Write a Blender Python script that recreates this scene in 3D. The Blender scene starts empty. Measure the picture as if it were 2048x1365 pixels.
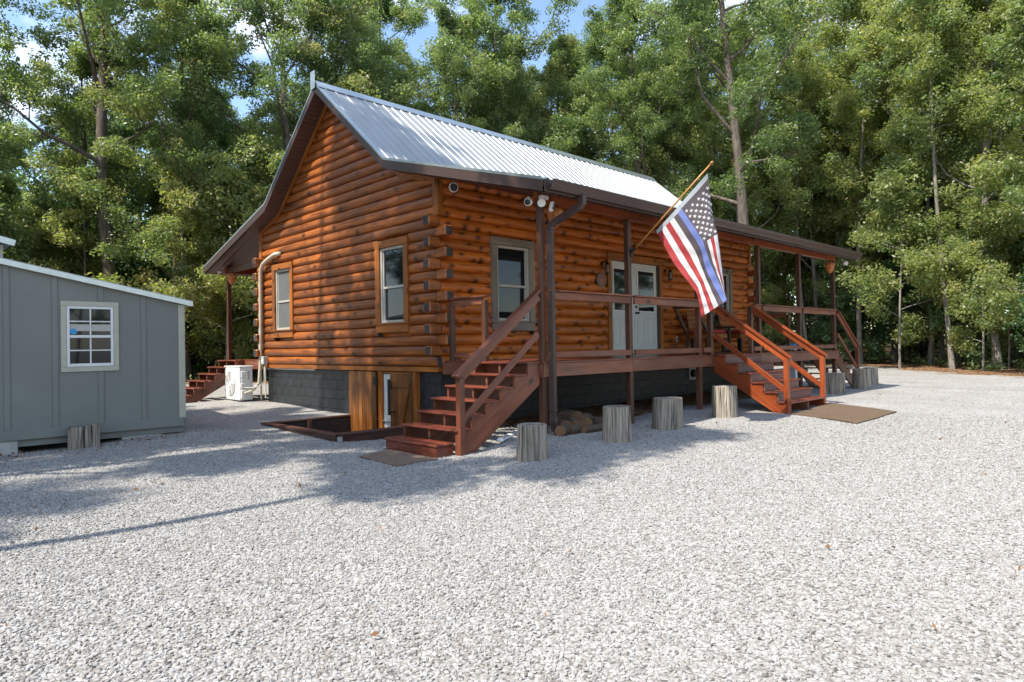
import bpy, math, random
import numpy as np
from mathutils import Vector, Matrix

random.seed(7)
RNG = np.random.default_rng(7)
R = math.radians
sc = bpy.context.scene
col = sc.collection

# ------------------------------------------------------------------ camera
cam_d = bpy.data.cameras.new('camera')
cam = bpy.data.objects.new('camera', cam_d)
col.objects.link(cam)
cam_d.sensor_width = 36.0
cam_d.lens = 23.566
cam_d.clip_start = 0.05
cam_d.clip_end = 600
right = Vector((0.71674, -0.69713, -0.01692)); down = Vector((-0.00619, 0.01791, -0.99982)); fwd = Vector((0.69731, 0.71672, 0.00852))
mw = Matrix((right, -down, -fwd)).transposed().to_4x4()
mw.translation = Vector((-7.029, -8.975, 1.261))
cam.matrix_world = mw
sc.camera = cam

# ------------------------------------------------------------------ world, sun, exposure
SUN_EL = 55.0
SUN_DIR = Vector((math.cos(R(SUN_EL)) * 0.9965, -math.cos(R(SUN_EL)) * 0.084, -math.sin(R(SUN_EL))))
w = bpy.data.worlds.new('World'); sc.world = w; w.use_nodes = True
nt = w.node_tree
bg = nt.nodes['Background']
sky = nt.nodes.new('ShaderNodeTexSky'); sky.sky_type = 'NISHITA'; sky.sun_disc = False
sky.sun_elevation = R(SUN_EL); sky.sun_rotation = math.atan2(-SUN_DIR.x, -SUN_DIR.y)
sky.air_density = 1.0; sky.dust_density = 0.5; sky.ozone_density = 1.6
tc = nt.nodes.new('ShaderNodeTexCoord')
mp = nt.nodes.new('ShaderNodeMapping'); mp.inputs['Scale'].default_value = (1, 1, 2.2)
nz = nt.nodes.new('ShaderNodeTexNoise'); nz.inputs['Scale'].default_value = 2.6; nz.inputs['Detail'].default_value = 7; nz.inputs['Roughness'].default_value = 0.58
cr = nt.nodes.new('ShaderNodeValToRGB'); cr.color_ramp.elements[0].position = 0.50; cr.color_ramp.elements[1].position = 0.66
mx = nt.nodes.new('ShaderNodeMix'); mx.data_type = 'RGBA'
mx.inputs['B'].default_value = (5.6, 5.9, 6.3, 1)
nt.links.new(tc.outputs['Generated'], mp.inputs['Vector']); nt.links.new(mp.outputs['Vector'], nz.inputs['Vector'])
nt.links.new(nz.outputs['Fac'], cr.inputs['Fac']); nt.links.new(cr.outputs['Color'], mx.inputs['Factor'])
nt.links.new(sky.outputs['Color'], mx.inputs['A']); nt.links.new(mx.outputs['Result'], bg.inputs['Color'])
bg.inputs['Strength'].default_value = 0.15

sun_d = bpy.data.lights.new('sun', 'SUN'); sun_d.energy = 3.6; sun_d.angle = R(0.53); sun_d.color = (1.0, 0.94, 0.84)
sun = bpy.data.objects.new('sun', sun_d); col.objects.link(sun)
sun.rotation_euler = SUN_DIR.to_track_quat('-Z', 'Y').to_euler()
sun.location = (-20, 2, 30)

vs = sc.view_settings
vs.view_transform = 'Standard'; vs.look = 'None'; vs.gamma = 1; vs.use_curve_mapping = False
vs.exposure = 1.12

# ------------------------------------------------------------------ node helpers / materials
def newmat(name):
    m = bpy.data.materials.new(name); m.use_nodes = True
    return m, m.node_tree.nodes, m.node_tree.links, m.node_tree.nodes['Principled BSDF']

def ramp(N, stops, interp='LINEAR'):
    r = N.new('ShaderNodeValToRGB'); r.color_ramp.interpolation = interp
    e = r.color_ramp.elements
    while len(e) < len(stops): e.new(0.5)
    for k, (p, c) in enumerate(stops):
        e[k].position = p; e[k].color = (c[0], c[1], c[2], 1) if len(c) == 3 else c
    return r

def plain(name, c, rough=0.5, metal=0.0, vary=0.12, scale=9.0, bump=0.0, bscale=60.0, spec=0.5):
    m, N, L, b = newmat(name)
    t = N.new('ShaderNodeTexCoord'); n = N.new('ShaderNodeTexNoise'); n.inputs['Scale'].default_value = scale; n.inputs['Detail'].default_value = 6
    L.new(t.outputs['Object'], n.inputs['Vector'])
    r = ramp(N, [(0.3, [x * (1 - vary) for x in c]), (0.7, [min(1, x * (1 + vary)) for x in c])])
    L.new(n.outputs['Fac'], r.inputs['Fac']); L.new(r.outputs['Color'], b.inputs['Base Color'])
    b.inputs['Roughness'].default_value = rough; b.inputs['Metallic'].default_value = metal
    b.inputs['Specular IOR Level'].default_value = spec
    if bump:
        n2 = N.new('ShaderNodeTexNoise'); n2.inputs['Scale'].default_value = bscale; n2.inputs['Detail'].default_value = 3
        L.new(t.outputs['Object'], n2.inputs['Vector'])
        bp = N.new('ShaderNodeBump'); bp.inputs['Strength'].default_value = bump; bp.inputs['Distance'].default_value = 0.01
        L.new(n2.outputs['Fac'], bp.inputs['Height']); L.new(bp.outputs['Normal'], b.inputs['Normal'])
    return m

def wood(name, c1, c2, dark, rough=0.45, knots=0.0, grey=None, greyamt=0.0, bump=0.35, spec=0.4, fine=1.0, steps=(0.28, 0.44, 0.66)):
    """stained timber: grain runs along the first component of the vertex attribute gc"""
    m, N, L, b = newmat(name)
    a = N.new('ShaderNodeAttribute'); a.attribute_name = 'gc'
    oi = N.new('ShaderNodeObjectInfo')
    add = N.new('ShaderNodeVectorMath'); add.operation = 'MULTIPLY_ADD'
    add.inputs[1].default_value = (1, 1, 1)
    off = N.new('ShaderNodeCombineXYZ')
    ml = N.new('ShaderNodeMath'); ml.operation = 'MULTIPLY'; ml.inputs[1].default_value = 37.0
    L.new(oi.outputs['Random'], ml.inputs[0]); L.new(ml.outputs[0], off.inputs[0])
    L.new(a.outputs['Vector'], add.inputs[0]); L.new(off.outputs[0], add.inputs[2])
    mp = N.new('ShaderNodeMapping'); mp.inputs['Scale'].default_value = (1.6, 22 * fine, 22 * fine)
    L.new(add.outputs[0], mp.inputs['Vector'])
    n1 = N.new('ShaderNodeTexNoise'); n1.inputs['Scale'].default_value = 1.0; n1.inputs['Detail'].default_value = 7; n1.inputs['Roughness'].default_value = 0.62; n1.inputs['Distortion'].default_value = 0.5
    L.new(mp.outputs[0], n1.inputs['Vector'])
    r1 = ramp(N, [(steps[0], dark), (steps[1], c2), (steps[2], c1)])
    L.new(n1.outputs['Fac'], r1.inputs['Fac'])
    mp2 = N.new('ShaderNodeMapping'); mp2.inputs['Scale'].default_value = (0.9, 2.6, 2.6)
    L.new(add.outputs[0], mp2.inputs['Vector'])
    n2 = N.new('ShaderNodeTexNoise'); n2.inputs['Scale'].default_value = 1.0; n2.inputs['Detail'].default_value = 4
    L.new(mp2.outputs[0], n2.inputs['Vector'])
    r2 = ramp(N, [(0.3, (0.62, 0.60, 0.58)), (0.7, (1.18, 1.15, 1.1))])
    L.new(n2.outputs['Fac'], r2.inputs['Fac'])
    mu = N.new('ShaderNodeMix'); mu.data_type = 'RGBA'; mu.blend_type = 'MULTIPLY'; mu.inputs['Factor'].default_value = 1
    L.new(r1.outputs[0], mu.inputs['A']); L.new(r2.outputs[0], mu.inputs['B'])
    out = mu.outputs['Result']
    # each board takes its own tone
    r3 = ramp(N, [(0.0, (0.80, 0.78, 0.76)), (1.0, (1.14, 1.12, 1.1))])
    L.new(oi.outputs['Random'], r3.inputs['Fac'])
    mu3 = N.new('ShaderNodeMix'); mu3.data_type = 'RGBA'; mu3.blend_type = 'MULTIPLY'; mu3.inputs['Factor'].default_value = 1
    L.new(out, mu3.inputs['A']); L.new(r3.outputs[0], mu3.inputs['B']); out = mu3.outputs['Result']
    if knots:
        sk = N.new('ShaderNodeSeparateXYZ'); L.new(add.outputs[0], sk.inputs[0])
        sy = N.new('ShaderNodeMath'); sy.operation = 'ADD'; L.new(sk.outputs[1], sy.inputs[0]); L.new(sk.outputs[2], sy.inputs[1])
        ck = N.new('ShaderNodeCombineXYZ'); L.new(sk.outputs[0], ck.inputs[0]); L.new(sy.outputs[0], ck.inputs[1])
        mpk = N.new('ShaderNodeMapping'); mpk.inputs['Scale'].default_value = (3.0, 5.5, 1)
        L.new(ck.outputs[0], mpk.inputs['Vector'])
        nd = N.new('ShaderNodeTexNoise'); nd.inputs['Scale'].default_value = 4; nd.inputs['Detail'].default_value = 3
        L.new(mpk.outputs[0], nd.inputs['Vector'])
        sm = N.new('ShaderNodeVectorMath'); sm.operation = 'MULTIPLY_ADD'; sm.inputs[1].default_value = (0.22,) * 3
        L.new(nd.outputs['Color'], sm.inputs[0]); L.new(mpk.outputs[0], sm.inputs[2])
        v = N.new('ShaderNodeTexVoronoi'); v.voronoi_dimensions = '2D'; v.inputs['Scale'].default_value = 1.0
        L.new(sm.outputs[0], v.inputs['Vector'])
        rk = ramp(N, [(0.07, (1, 1, 1)), (0.17, (.45, .45, .45)), (0.32, (0, 0, 0))])
        L.new(v.outputs['Distance'], rk.inputs['Fac'])
        gt = N.new('ShaderNodeMath'); gt.operation = 'GREATER_THAN'; gt.inputs[1].default_value = 1 - knots
        sx = N.new('ShaderNodeSeparateColor'); L.new(v.outputs['Color'], sx.inputs[0]); L.new(sx.outputs[0], gt.inputs[0])
        kk = N.new('ShaderNodeMath'); kk.operation = 'MULTIPLY'; L.new(rk.outputs[0], kk.inputs[0]); L.new(gt.outputs[0], kk.inputs[1])
        mk = N.new('ShaderNodeMix'); mk.data_type = 'RGBA'; mk.inputs['B'].default_value = (dark[0] * .22, dark[1] * .25, dark[2] * .35, 1)
        km = N.new('ShaderNodeMath'); km.operation = 'MULTIPLY'; km.inputs[1].default_value = 0.95; L.new(kk.outputs[0], km.inputs[0])
        L.new(km.outputs[0], mk.inputs['Factor']); L.new(out, mk.inputs['A']); out = mk.outputs['Result']
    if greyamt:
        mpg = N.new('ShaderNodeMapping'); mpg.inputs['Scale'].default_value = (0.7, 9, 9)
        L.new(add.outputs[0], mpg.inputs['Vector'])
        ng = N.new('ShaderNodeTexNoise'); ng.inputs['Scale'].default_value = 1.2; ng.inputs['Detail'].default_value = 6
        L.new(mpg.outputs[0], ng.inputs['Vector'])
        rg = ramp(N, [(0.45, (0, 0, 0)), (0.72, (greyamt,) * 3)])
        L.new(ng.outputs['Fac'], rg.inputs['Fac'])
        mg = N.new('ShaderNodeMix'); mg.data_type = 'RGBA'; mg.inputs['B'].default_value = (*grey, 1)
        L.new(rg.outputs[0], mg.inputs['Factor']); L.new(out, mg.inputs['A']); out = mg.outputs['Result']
    L.new(out, b.inputs['Base Color'])
    rr = ramp(N, [(0.3, (rough * 0.8,) * 3), (0.7, (min(1, rough * 1.25),) * 3)])
    L.new(n1.outputs['Fac'], rr.inputs['Fac']); L.new(rr.outputs[0], b.inputs['Roughness'])
    b.inputs['Specular IOR Level'].default_value = spec
    bp = N.new('ShaderNodeBump'); bp.inputs['Strength'].default_value = bump; bp.inputs['Distance'].default_value = 0.004
    L.new(n1.outputs['Fac'], bp.inputs['Height']); L.new(bp.outputs['Normal'], b.inputs['Normal'])
    return m

M = {}
M['log'] = wood('log_stain', (0.66, 0.205, 0.032), (0.52, 0.138, 0.019), (0.20, 0.042, 0.008), 0.40, knots=0.72, bump=0.3)
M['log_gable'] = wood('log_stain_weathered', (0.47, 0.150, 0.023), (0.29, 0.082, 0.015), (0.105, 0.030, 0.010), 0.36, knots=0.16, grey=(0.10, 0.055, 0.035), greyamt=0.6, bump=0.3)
M['log_end'] = wood('log_end_grain', (0.085, 0.075, 0.075), (0.055, 0.05, 0.052), (0.022, 0.02, 0.021), 0.7)
M['trim'] = wood('window_trim_stain', (0.42, 0.145, 0.022), (0.31, 0.10, 0.016), (0.17, 0.05, 0.01), 0.45, knots=0.12)
M['grey_trim'] = wood('weathered_grey_trim', (0.33, 0.30, 0.25), (0.26, 0.23, 0.19), (0.15, 0.12, 0.09), 0.75, knots=0.2)
M['deck'] = wood('deck_stain', (0.275, 0.098, 0.050), (0.195, 0.067, 0.036), (0.09, 0.032, 0.02), 0.45, knots=0.12, grey=(0.23, 0.15, 0.12), greyamt=0.35)
M['rail'] = wood('rail_stain', (0.22, 0.070, 0.036), (0.165, 0.052, 0.028), (0.09, 0.03, 0.018), 0.33, knots=0.08, spec=0.5)  # browner copy of the rail stain, with the shade on the flights in its colour
M['rail_new'] = wood('sunlit_rail_stain', (0.34, 0.075, 0.020), (0.27, 0.057, 0.016), (0.15, 0.034, 0.012), 0.33, knots=0.08, spec=0.5)  # same stain made oranger: sunlight on the middle flight put into the colour
M['tread'] = wood('tread_stain', (0.24, 0.064, 0.036), (0.17, 0.046, 0.028), (0.085, 0.026, 0.018), 0.28, knots=0.06, spec=0.55)
M['riser'] = wood('shaded_riser', (0.25, 0.145, 0.125), (0.19, 0.105, 0.09), (0.10, 0.05, 0.042), 0.55)  # greyed stain: shade on the faces turned from the sun, put into the colour
M['kerb'] = wood('kerb_stain', (0.12, 0.05, 0.035), (0.08, 0.033, 0.025), (0.04, 0.018, 0.014), 0.45, grey=(0.13, 0.11, 0.10), greyamt=0.4)
M['post'] = wood('post_stain', (0.125, 0.052, 0.030), (0.09, 0.037, 0.022), (0.045, 0.02, 0.013), 0.42, knots=0.1)
M['beam'] = wood('beam_stain', (0.33, 0.082, 0.020), (0.24, 0.058, 0.015), (0.12, 0.03, 0.01), 0.42, knots=0.16)
M['plank'] = wood('shutter_plank', (0.27, 0.105, 0.020), (0.17, 0.060, 0.012), (0.06, 0.02, 0.006), 0.4, knots=0.1, fine=1.4, spec=0.5)
M['stump'] = wood('weathered_stump', (0.46, 0.42, 0.365), (0.27, 0.24, 0.20), (0.05, 0.043, 0.036), 0.85, bump=1.0, spec=0.2, steps=(0.36, 0.47, 0.60), fine=1.5)
M['stump_top'] = wood('stump_end_grain', (0.35, 0.32, 0.275), (0.24, 0.215, 0.185), (0.07, 0.06, 0.05), 0.85, bump=0.6, spec=0.2)
M['fire'] = wood('firewood_cut', (0.24, 0.135, 0.065), (0.18, 0.098, 0.048), (0.08, 0.045, 0.025), 0.8)
M['bark'] = wood('firewood_bark', (0.16, 0.12, 0.085), (0.10, 0.075, 0.055), (0.04, 0.03, 0.022), 0.9, bump=0.9)
M['pole'] = wood('flag_pole_wood', (0.52, 0.27, 0.08), (0.42, 0.2, 0.055), (0.25, 0.11, 0.03), 0.35)
M['brown'] = plain('brown_metal', (0.062, 0.037, 0.031), 0.38, 0.0, 0.08, 4, spec=0.5)
M['soffit'] = plain('brown_soffit', (0.085, 0.042, 0.034), 0.5, 0, 0.1, 5)
M['galv'] = plain('galvanised_trim', (0.55, 0.60, 0.60), 0.32, 0.85, 0.08, 6)
M['white'] = plain('white_plastic', (0.74, 0.74, 0.72), 0.35, 0, 0.04, 5)
M['cream'] = plain('cream_paint', (0.47, 0.45, 0.355), 0.65, 0, 0.07, 7, 0.15, 90)
M['door'] = plain('door_paint', (0.60, 0.615, 0.57), 0.42, 0, 0.05, 3)
M['black'] = plain('black_metal', (0.014, 0.014, 0.015), 0.4, 0.3, 0.2, 10)
M['charcoal'] = plain('charcoal_plastic', (0.05, 0.052, 0.058), 0.45, 0, 0.1, 10)
M['nest'] = plain('orange_paper', (0.52, 0.19, 0.06), 0.75, 0, 0.3, 14, 0.5, 45)
M['redcloth'] = plain('red_cushion', (0.33, 0.035, 0.025), 0.85, 0, 0.12, 12, 0.2, 90)
M['mat_brown'] = plain('coir_mat', (0.155, 0.110, 0.075), 0.95, 0, 0.25, 30, 0.9, 220, 0.1)
M['mat_grey'] = plain('grey_brown_mat', (0.20, 0.145, 0.11), 0.9, 0, 0.2, 25, 0.6, 120, 0.15)
M['concrete'] = plain('concrete', (0.42, 0.41, 0.38), 0.85, 0, 0.15, 8, 0.3, 60, 0.2)
M['welldark'] = plain('well_liner', (0.022, 0.016, 0.016), 0.6, 0, 0.3, 6)
M['conduit'] = plain('conduit_beige', (0.55, 0.49, 0.38), 0.5, 0, 0.12, 5)
M['blue'] = plain('blue_plastic', (0.03, 0.24, 0.6), 0.4, 0, 0.05, 5)
M['sticker'] = plain('blue_sticker', (0.03, 0.30, 0.62), 0.5, 0, 0.03, 5)
M['plaque'] = plain('slate_plaque', (0.16, 0.15, 0.14), 0.6, 0, 0.2, 30)
M['bouquet'] = plain('plaque_print', (0.33, 0.13, 0.075), 0.6, 0, 0.75, 42)
M['screen'] = plain('insect_screen', (0.13, 0.135, 0.13), 0.55, 0, 0.08, 3)
M['vinyl'] = plain('vinyl_sash', (0.45, 0.43, 0.38), 0.5, 0, 0.06, 4)
M['litleaf'] = None

def glassmat(name, tint, rough=0.03):
    m, N, L, b = newmat(name)
    b.inputs['Base Color'].default_value = (*tint, 1); b.inputs['Roughness'].default_value = rough
    b.inputs['Specular IOR Level'].default_value = 0.4
    t = N.new('ShaderNodeTexCoord'); n = N.new('ShaderNodeTexNoise'); n.inputs['Scale'].default_value = 1.3; n.inputs['Detail'].default_value = 2
    L.new(t.outputs['Object'], n.inputs['Vector'])
    bp = N.new('ShaderNodeBump'); bp.inputs['Strength'].default_value = 0.05; bp.inputs['Distance'].default_value = 0.02
    L.new(n.outputs['Fac'], bp.inputs['Height']); L.new(bp.outputs['Normal'], b.inputs['Normal'])
    return m
M['glass'] = glassmat('dark_window_glass', (0.012, 0.014, 0.015))
M['lampglass'] = glassmat('seeded_glass', (0.16, 0.15, 0.13), 0.15)

def roofmat():
    m, N, L, b = newmat('galvalume')
    t = N.new('ShaderNodeTexCoord'); n = N.new('ShaderNodeTexNoise'); n.inputs['Scale'].default_value = 1.2; n.inputs['Detail'].default_value = 5
    L.new(t.outputs['Object'], n.inputs['Vector'])
    r = ramp(N, [(0.3, (0.33, 0.345, 0.345)), (0.7, (0.40, 0.415, 0.415))])
    L.new(n.outputs['Fac'], r.inputs['Fac']); L.new(r.outputs[0], b.inputs['Base Color'])
    b.inputs['Metallic'].default_value = 0.35; b.inputs['Roughness'].default_value = 0.42
    return m
M['roof'] = roofmat()

def blockmat():
    m, N, L, b = newmat('painted_block')
    t = N.new('ShaderNodeTexCoord'); oi = N.new('ShaderNodeObjectInfo')
    n = N.new('ShaderNodeTexNoise'); n.inputs['Scale'].default_value = 5; n.inputs['Detail'].default_value = 6
    L.new(t.outputs['Object'], n.inputs['Vector'])
    r = ramp(N, [(0.3, (0.011, 0.0125, 0.0145)), (0.75, (0.028, 0.031, 0.035))])
    L.new(n.outputs['Fac'], r.inputs['Fac'])
    r2 = ramp(N, [(0, (0.88, 0.88, 0.88)), (1, (1.12, 1.12, 1.12))]); L.new(oi.outputs['Random'], r2.inputs['Fac'])
    mu = N.new('ShaderNodeMix'); mu.data_type = 'RGBA'; mu.blend_type = 'MULTIPLY'; mu.inputs['Factor'].default_value = 1
    L.new(r.outputs[0], mu.inputs['A']); L.new(r2.outputs[0], mu.inputs['B']); L.new(mu.outputs['Result'], b.inputs['Base Color'])
    b.inputs['Roughness'].default_value = 0.42
    n2 = N.new('ShaderNodeTexNoise'); n2.inputs['Scale'].default_value = 70; L.new(t.outputs['Object'], n2.inputs['Vector'])
    bp = N.new('ShaderNodeBump'); bp.inputs['Strength'].default_value = 0.5; bp.inputs['Distance'].default_value = 0.006
    L.new(n2.outputs['Fac'], bp.inputs['Height']); L.new(bp.outputs['Normal'], b.inputs['Normal'])
    return m
M['block'] = blockmat()
M['mortar'] = plain('painted_mortar', (0.022, 0.024, 0.027), 0.6, 0, 0.2, 10)

def shedmat():
    m, N, L, b = newmat('grey_siding')
    t = N.new('ShaderNodeTexCoord')
    mp = N.new('ShaderNodeMapping'); mp.inputs['Scale'].default_value = (60, 60, 9); L.new(t.outputs['Object'], mp.inputs['Vector'])
    n = N.new('ShaderNodeTexNoise'); n.inputs['Scale'].default_value = 1; n.inputs['Detail'].default_value = 5; L.new(mp.outputs[0], n.inputs['Vector'])
    n3 = N.new('ShaderNodeTexNoise'); n3.inputs['Scale'].default_value = 1.1; n3.inputs['Detail'].default_value = 5; L.new(t.outputs['Object'], n3.inputs['Vector'])
    r = ramp(N, [(0.3, (0.180, 0.186, 0.168)), (0.7, (0.215, 0.222, 0.200))]); L.new(n3.outputs['Fac'], r.inputs['Fac'])
    L.new(r.outputs[0], b.inputs['Base Color']); b.inputs['Roughness'].default_value = 0.62
    bp = N.new('ShaderNodeBump'); bp.inputs['Strength'].default_value = 0.6; bp.inputs['Distance'].default_value = 0.004
    L.new(n.outputs['Fac'], bp.inputs['Height']); L.new(bp.outputs['Normal'], b.inputs['Normal'])
    return m
M['shed'] = shedmat()

def barkmat(name, c1, c2):
    m, N, L, b = newmat(name)
    t = N.new('ShaderNodeTexCoord'); mp = N.new('ShaderNodeMapping'); mp.inputs['Scale'].default_value = (9, 9, 1.6); L.new(t.outputs['Object'], mp.inputs['Vector'])
    n = N.new('ShaderNodeTexNoise'); n.inputs['Scale'].default_value = 1.5; n.inputs['Detail'].default_value = 7; n.inputs['Roughness'].default_value = 0.7; L.new(mp.outputs[0], n.inputs['Vector'])
    r = ramp(N, [(0.35, c2), (0.65, c1)]); L.new(n.outputs['Fac'], r.inputs['Fac']); L.new(r.outputs[0], b.inputs['Base Color'])
    b.inputs['Roughness'].default_value = 0.95; b.inputs['Specular IOR Level'].default_value = 0.15
    bp = N.new('ShaderNodeBump'); bp.inputs['Strength'].default_value = 1.0; bp.inputs['Distance'].default_value = 0.03
    L.new(n.outputs['Fac'], bp.inputs['Height']); L.new(bp.outputs['Normal'], b.inputs['Normal'])
    return m
M['treebark'] = barkmat('oak_bark', (0.20, 0.165, 0.135), (0.075, 0.06, 0.048))
M['palebark'] = barkmat('pale_bark', (0.33, 0.30, 0.27), (0.14, 0.12, 0.10))

def leafmat(name, stops, transl=0.45):
    m, N, L, b = newmat(name)
    N.remove(b)
    out = N['Material Output']
    a = N.new('ShaderNodeAttribute'); a.attribute_name = 'lr'
    oi = N.new('ShaderNodeObjectInfo')
    # leaf tone + a shift per tree
    sh = N.new('ShaderNodeMath'); sh.operation = 'MULTIPLY_ADD'; sh.inputs[1].default_value = 0.34; sh.inputs[2].default_value = -0.17
    L.new(oi.outputs['Random'], sh.inputs[0])
    ad = N.new('ShaderNodeMath'); ad.operation = 'ADD'; ad.use_clamp = True
    L.new(a.outputs['Fac'], ad.inputs[0]); L.new(sh.outputs[0], ad.inputs[1])
    r = ramp(N, stops); L.new(ad.outputs[0], r.inputs['Fac'])
    d = N.new('ShaderNodeBsdfPrincipled'); d.inputs['Roughness'].default_value = 0.38; d.inputs['Specular IOR Level'].default_value = 0.6
    L.new(r.outputs[0], d.inputs['Base Color'])
    tr = N.new('ShaderNodeBsdfTranslucent')
    hm = N.new('ShaderNodeMix'); hm.data_type = 'RGBA'; hm.blend_type = 'MULTIPLY'; hm.inputs['Factor'].default_value = 1; hm.inputs['B'].default_value = (1.35, 1.5, 0.65, 1)
    L.new(r.outputs[0], hm.inputs['A']); L.new(hm.outputs['Result'], tr.inputs['Color'])
    ms = N.new('ShaderNodeMixShader'); ms.inputs[0].default_value = transl
    L.new(d.outputs[0], ms.inputs[1]); L.new(tr.outputs[0], ms.inputs[2]); L.new(ms.outputs[0], out.inputs['Surface'])
    return m
M['leaf_green'] = leafmat('oak_leaf', [(0.0, (0.10, 0.152, 0.070)), (0.4, (0.190, 0.250, 0.112)), (0.75, (0.280, 0.315, 0.145)), (1.0, (0.37, 0.31, 0.18))], 0.54)
M['leaf_yellow'] = leafmat('turning_leaf', [(0.0, (0.14, 0.205, 0.090)), (0.4, (0.275, 0.31, 0.130)), (0.75, (0.38, 0.365, 0.155)), (1.0, (0.46, 0.35, 0.19))], 0.55)
M['leaf_dark'] = leafmat('dark_leaf', [(0.0, (0.065, 0.125, 0.058)), (0.5, (0.13, 0.21, 0.095)), (1.0, (0.21, 0.28, 0.12))], 0.4)
M['cedar'] = leafmat('cedar_spray', [(0.0, (0.03, 0.07, 0.02)), (0.5, (0.06, 0.12, 0.03)), (1.0, (0.12, 0.19, 0.05))], 0.3)
M['litter'] = leafmat('fallen_leaf', [(0.0, (0.12, 0.05, 0.02)), (0.5, (0.26, 0.11, 0.035)), (1.0, (0.36, 0.19, 0.07))], 0.15)

# ------------------------------------------------------------------ mesh helpers
WLOC = {}

class MB:
    def __init__(s):
        s.v = []; s.f = []; s.g = []; s.mi = []
    def add(s, vs_, fs, gs=None, mi=0):
        o = len(s.v); s.v += [tuple(p) for p in vs_]
        s.g += [tuple(q) for q in (gs if gs is not None else vs_)]
        s.f += [tuple(i + o for i in f) for f in fs]; s.mi += [mi] * len(fs)
    def bar(s, p0, p1, w, h, up=(0, 0, 1), bev=0.004, mi=0, roll=None):
        """square timber from p0 to p1, w across, h along 'up', edges chamfered"""
        p0 = Vector(p0); p1 = Vector(p1); a = (p1 - p0); l = a.length; a.normalize()
        u = Vector(up); u = (u - a * u.dot(a))
        if u.length < 1e-5: u = Vector((1, 0, 0)) - a * a.x
        u.normalize(); b_ = a.cross(u)
        s.box(p0, a, b_, u, l, w, h, bev, mi, org=True)
    def box(s, c, a, b_, u, l, w, h, bev=0.004, mi=0, org=False):
        c = Vector(c); a = Vector(a); b_ = Vector(b_); u = Vector(u)
        x0 = 0 if org else -l / 2
        ro = (random.uniform(0, 50), random.uniform(0, 5), random.uniform(0, 5))
        if bev <= 0:
            P = []; G = []
            for i in (0, 1):
                for j in (-1, 1):
                    for k in (-1, 1):
                        x = x0 + i * l; y = j * w / 2; z = k * h / 2
                        P.append(c + a * x + b_ * y + u * z); G.append((x + ro[0], y + ro[1], z + ro[2]))
            F = [(0, 1, 3, 2), (4, 6, 7, 5), (0, 4, 5, 1), (2, 3, 7, 6), (0, 2, 6, 4), (1, 5, 7, 3)]
            s.add(P, F, G, mi); return
        e = min(bev, l * .3, w * .3, h * .3)
        P = []; G = []; I = {}
        for i in (0, 1):
            for j in (-1, 1):
                for k in (-1, 1):
                    sx = 1 if i else -1
                    for ax in range(3):
                        x = x0 + i * l - (sx * e if ax != 0 else 0)
                        y = j * (w / 2 - (e if ax != 1 else 0))
                        z = k * (h / 2 - (e if ax != 2 else 0))
                        I[(sx, j, k, ax)] = len(P)
                        P.append(c + a * x + b_ * y + u * z); G.append((x + ro[0], y + ro[1], z + ro[2]))
        F = []
        q = [(-1, -1), (1, -1), (1, 1), (-1, 1)]
        for sg in (-1, 1):
            for ax in range(3):
                f = []
                for (m_, n_) in q:
                    t = [0, 0, 0]; t[ax] = sg; t[(ax + 1) % 3] = m_; t[(ax + 2) % 3] = n_
                    f.append(I[(t[0], t[1], t[2], ax)])
                F.append(f if sg > 0 else f[::-1])
        for ax in range(3):
            b1 = (ax + 1) % 3; c1 = (ax + 2) % 3
            for sb in (-1, 1):
                for sc_ in (-1, 1):
                    def key(sa, k):
                        t = [0, 0, 0]; t[ax] = sa; t[b1] = sb; t[c1] = sc_
                        return I[(t[0], t[1], t[2], k)]
                    f = [key(-1, b1), key(1, b1), key(1, c1), key(-1, c1)]
                    F.append(f if sb * sc_ > 0 else f[::-1])
        for i in (-1, 1):
            for j in (-1, 1):
                for k in (-1, 1):
                    f = [I[(i, j, k, 0)], I[(i, j, k, 1)], I[(i, j, k, 2)]]
                    F.append(f if i * j * k > 0 else f[::-1])
        s.add(P, F, G, mi)
    def abox(s, x0, x1, y0, y1, z0, z1, bev=0.004, mi=0, grain=0):
        c = Vector(((x0 + x1) / 2, (y0 + y1) / 2, (z0 + z1) / 2)); d = [x1 - x0, y1 - y0, z1 - z0]
        ax = [Vector((1, 0, 0)), Vector((0, 1, 0)), Vector((0, 0, 1))]
        g = grain; s.box(c, ax[g], ax[(g + 1) % 3], ax[(g + 2) % 3], d[g], d[(g + 1) % 3], d[(g + 2) % 3], bev, mi)
    def extrude(s, prof, p0, p1, a1, a2, mi=0, cap=True, mi_cap=None):
        """closed profile [(s,t)] in axes a1,a2 swept from p0 to p1"""
        p0 = Vector(p0); p1 = Vector(p1); a1 = Vector(a1); a2 = Vector(a2); n = len(prof); l = (p1 - p0).length
        ro = random.uniform(0, 50)
        P = [p0 + a1 * x + a2 * y for x, y in prof] + [p1 + a1 * x + a2 * y for x, y in prof]
        G = [(ro, x, y) for x, y in prof] + [(ro + l, x, y) for x, y in prof]
        F = [(i, (i + 1) % n, n + (i + 1) % n, n + i) for i in range(n)]
        s.add(P, F, G, mi)
        if cap: 
            s.add(P[:n], [tuple(range(n))[::-1]], [(y, x, ro) for x, y in prof], mi if mi_cap is None else mi_cap)
            s.add(P[n:], [tuple(range(n))], [(y, x, ro) for x, y in prof], mi if mi_cap is None else mi_cap)
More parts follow.
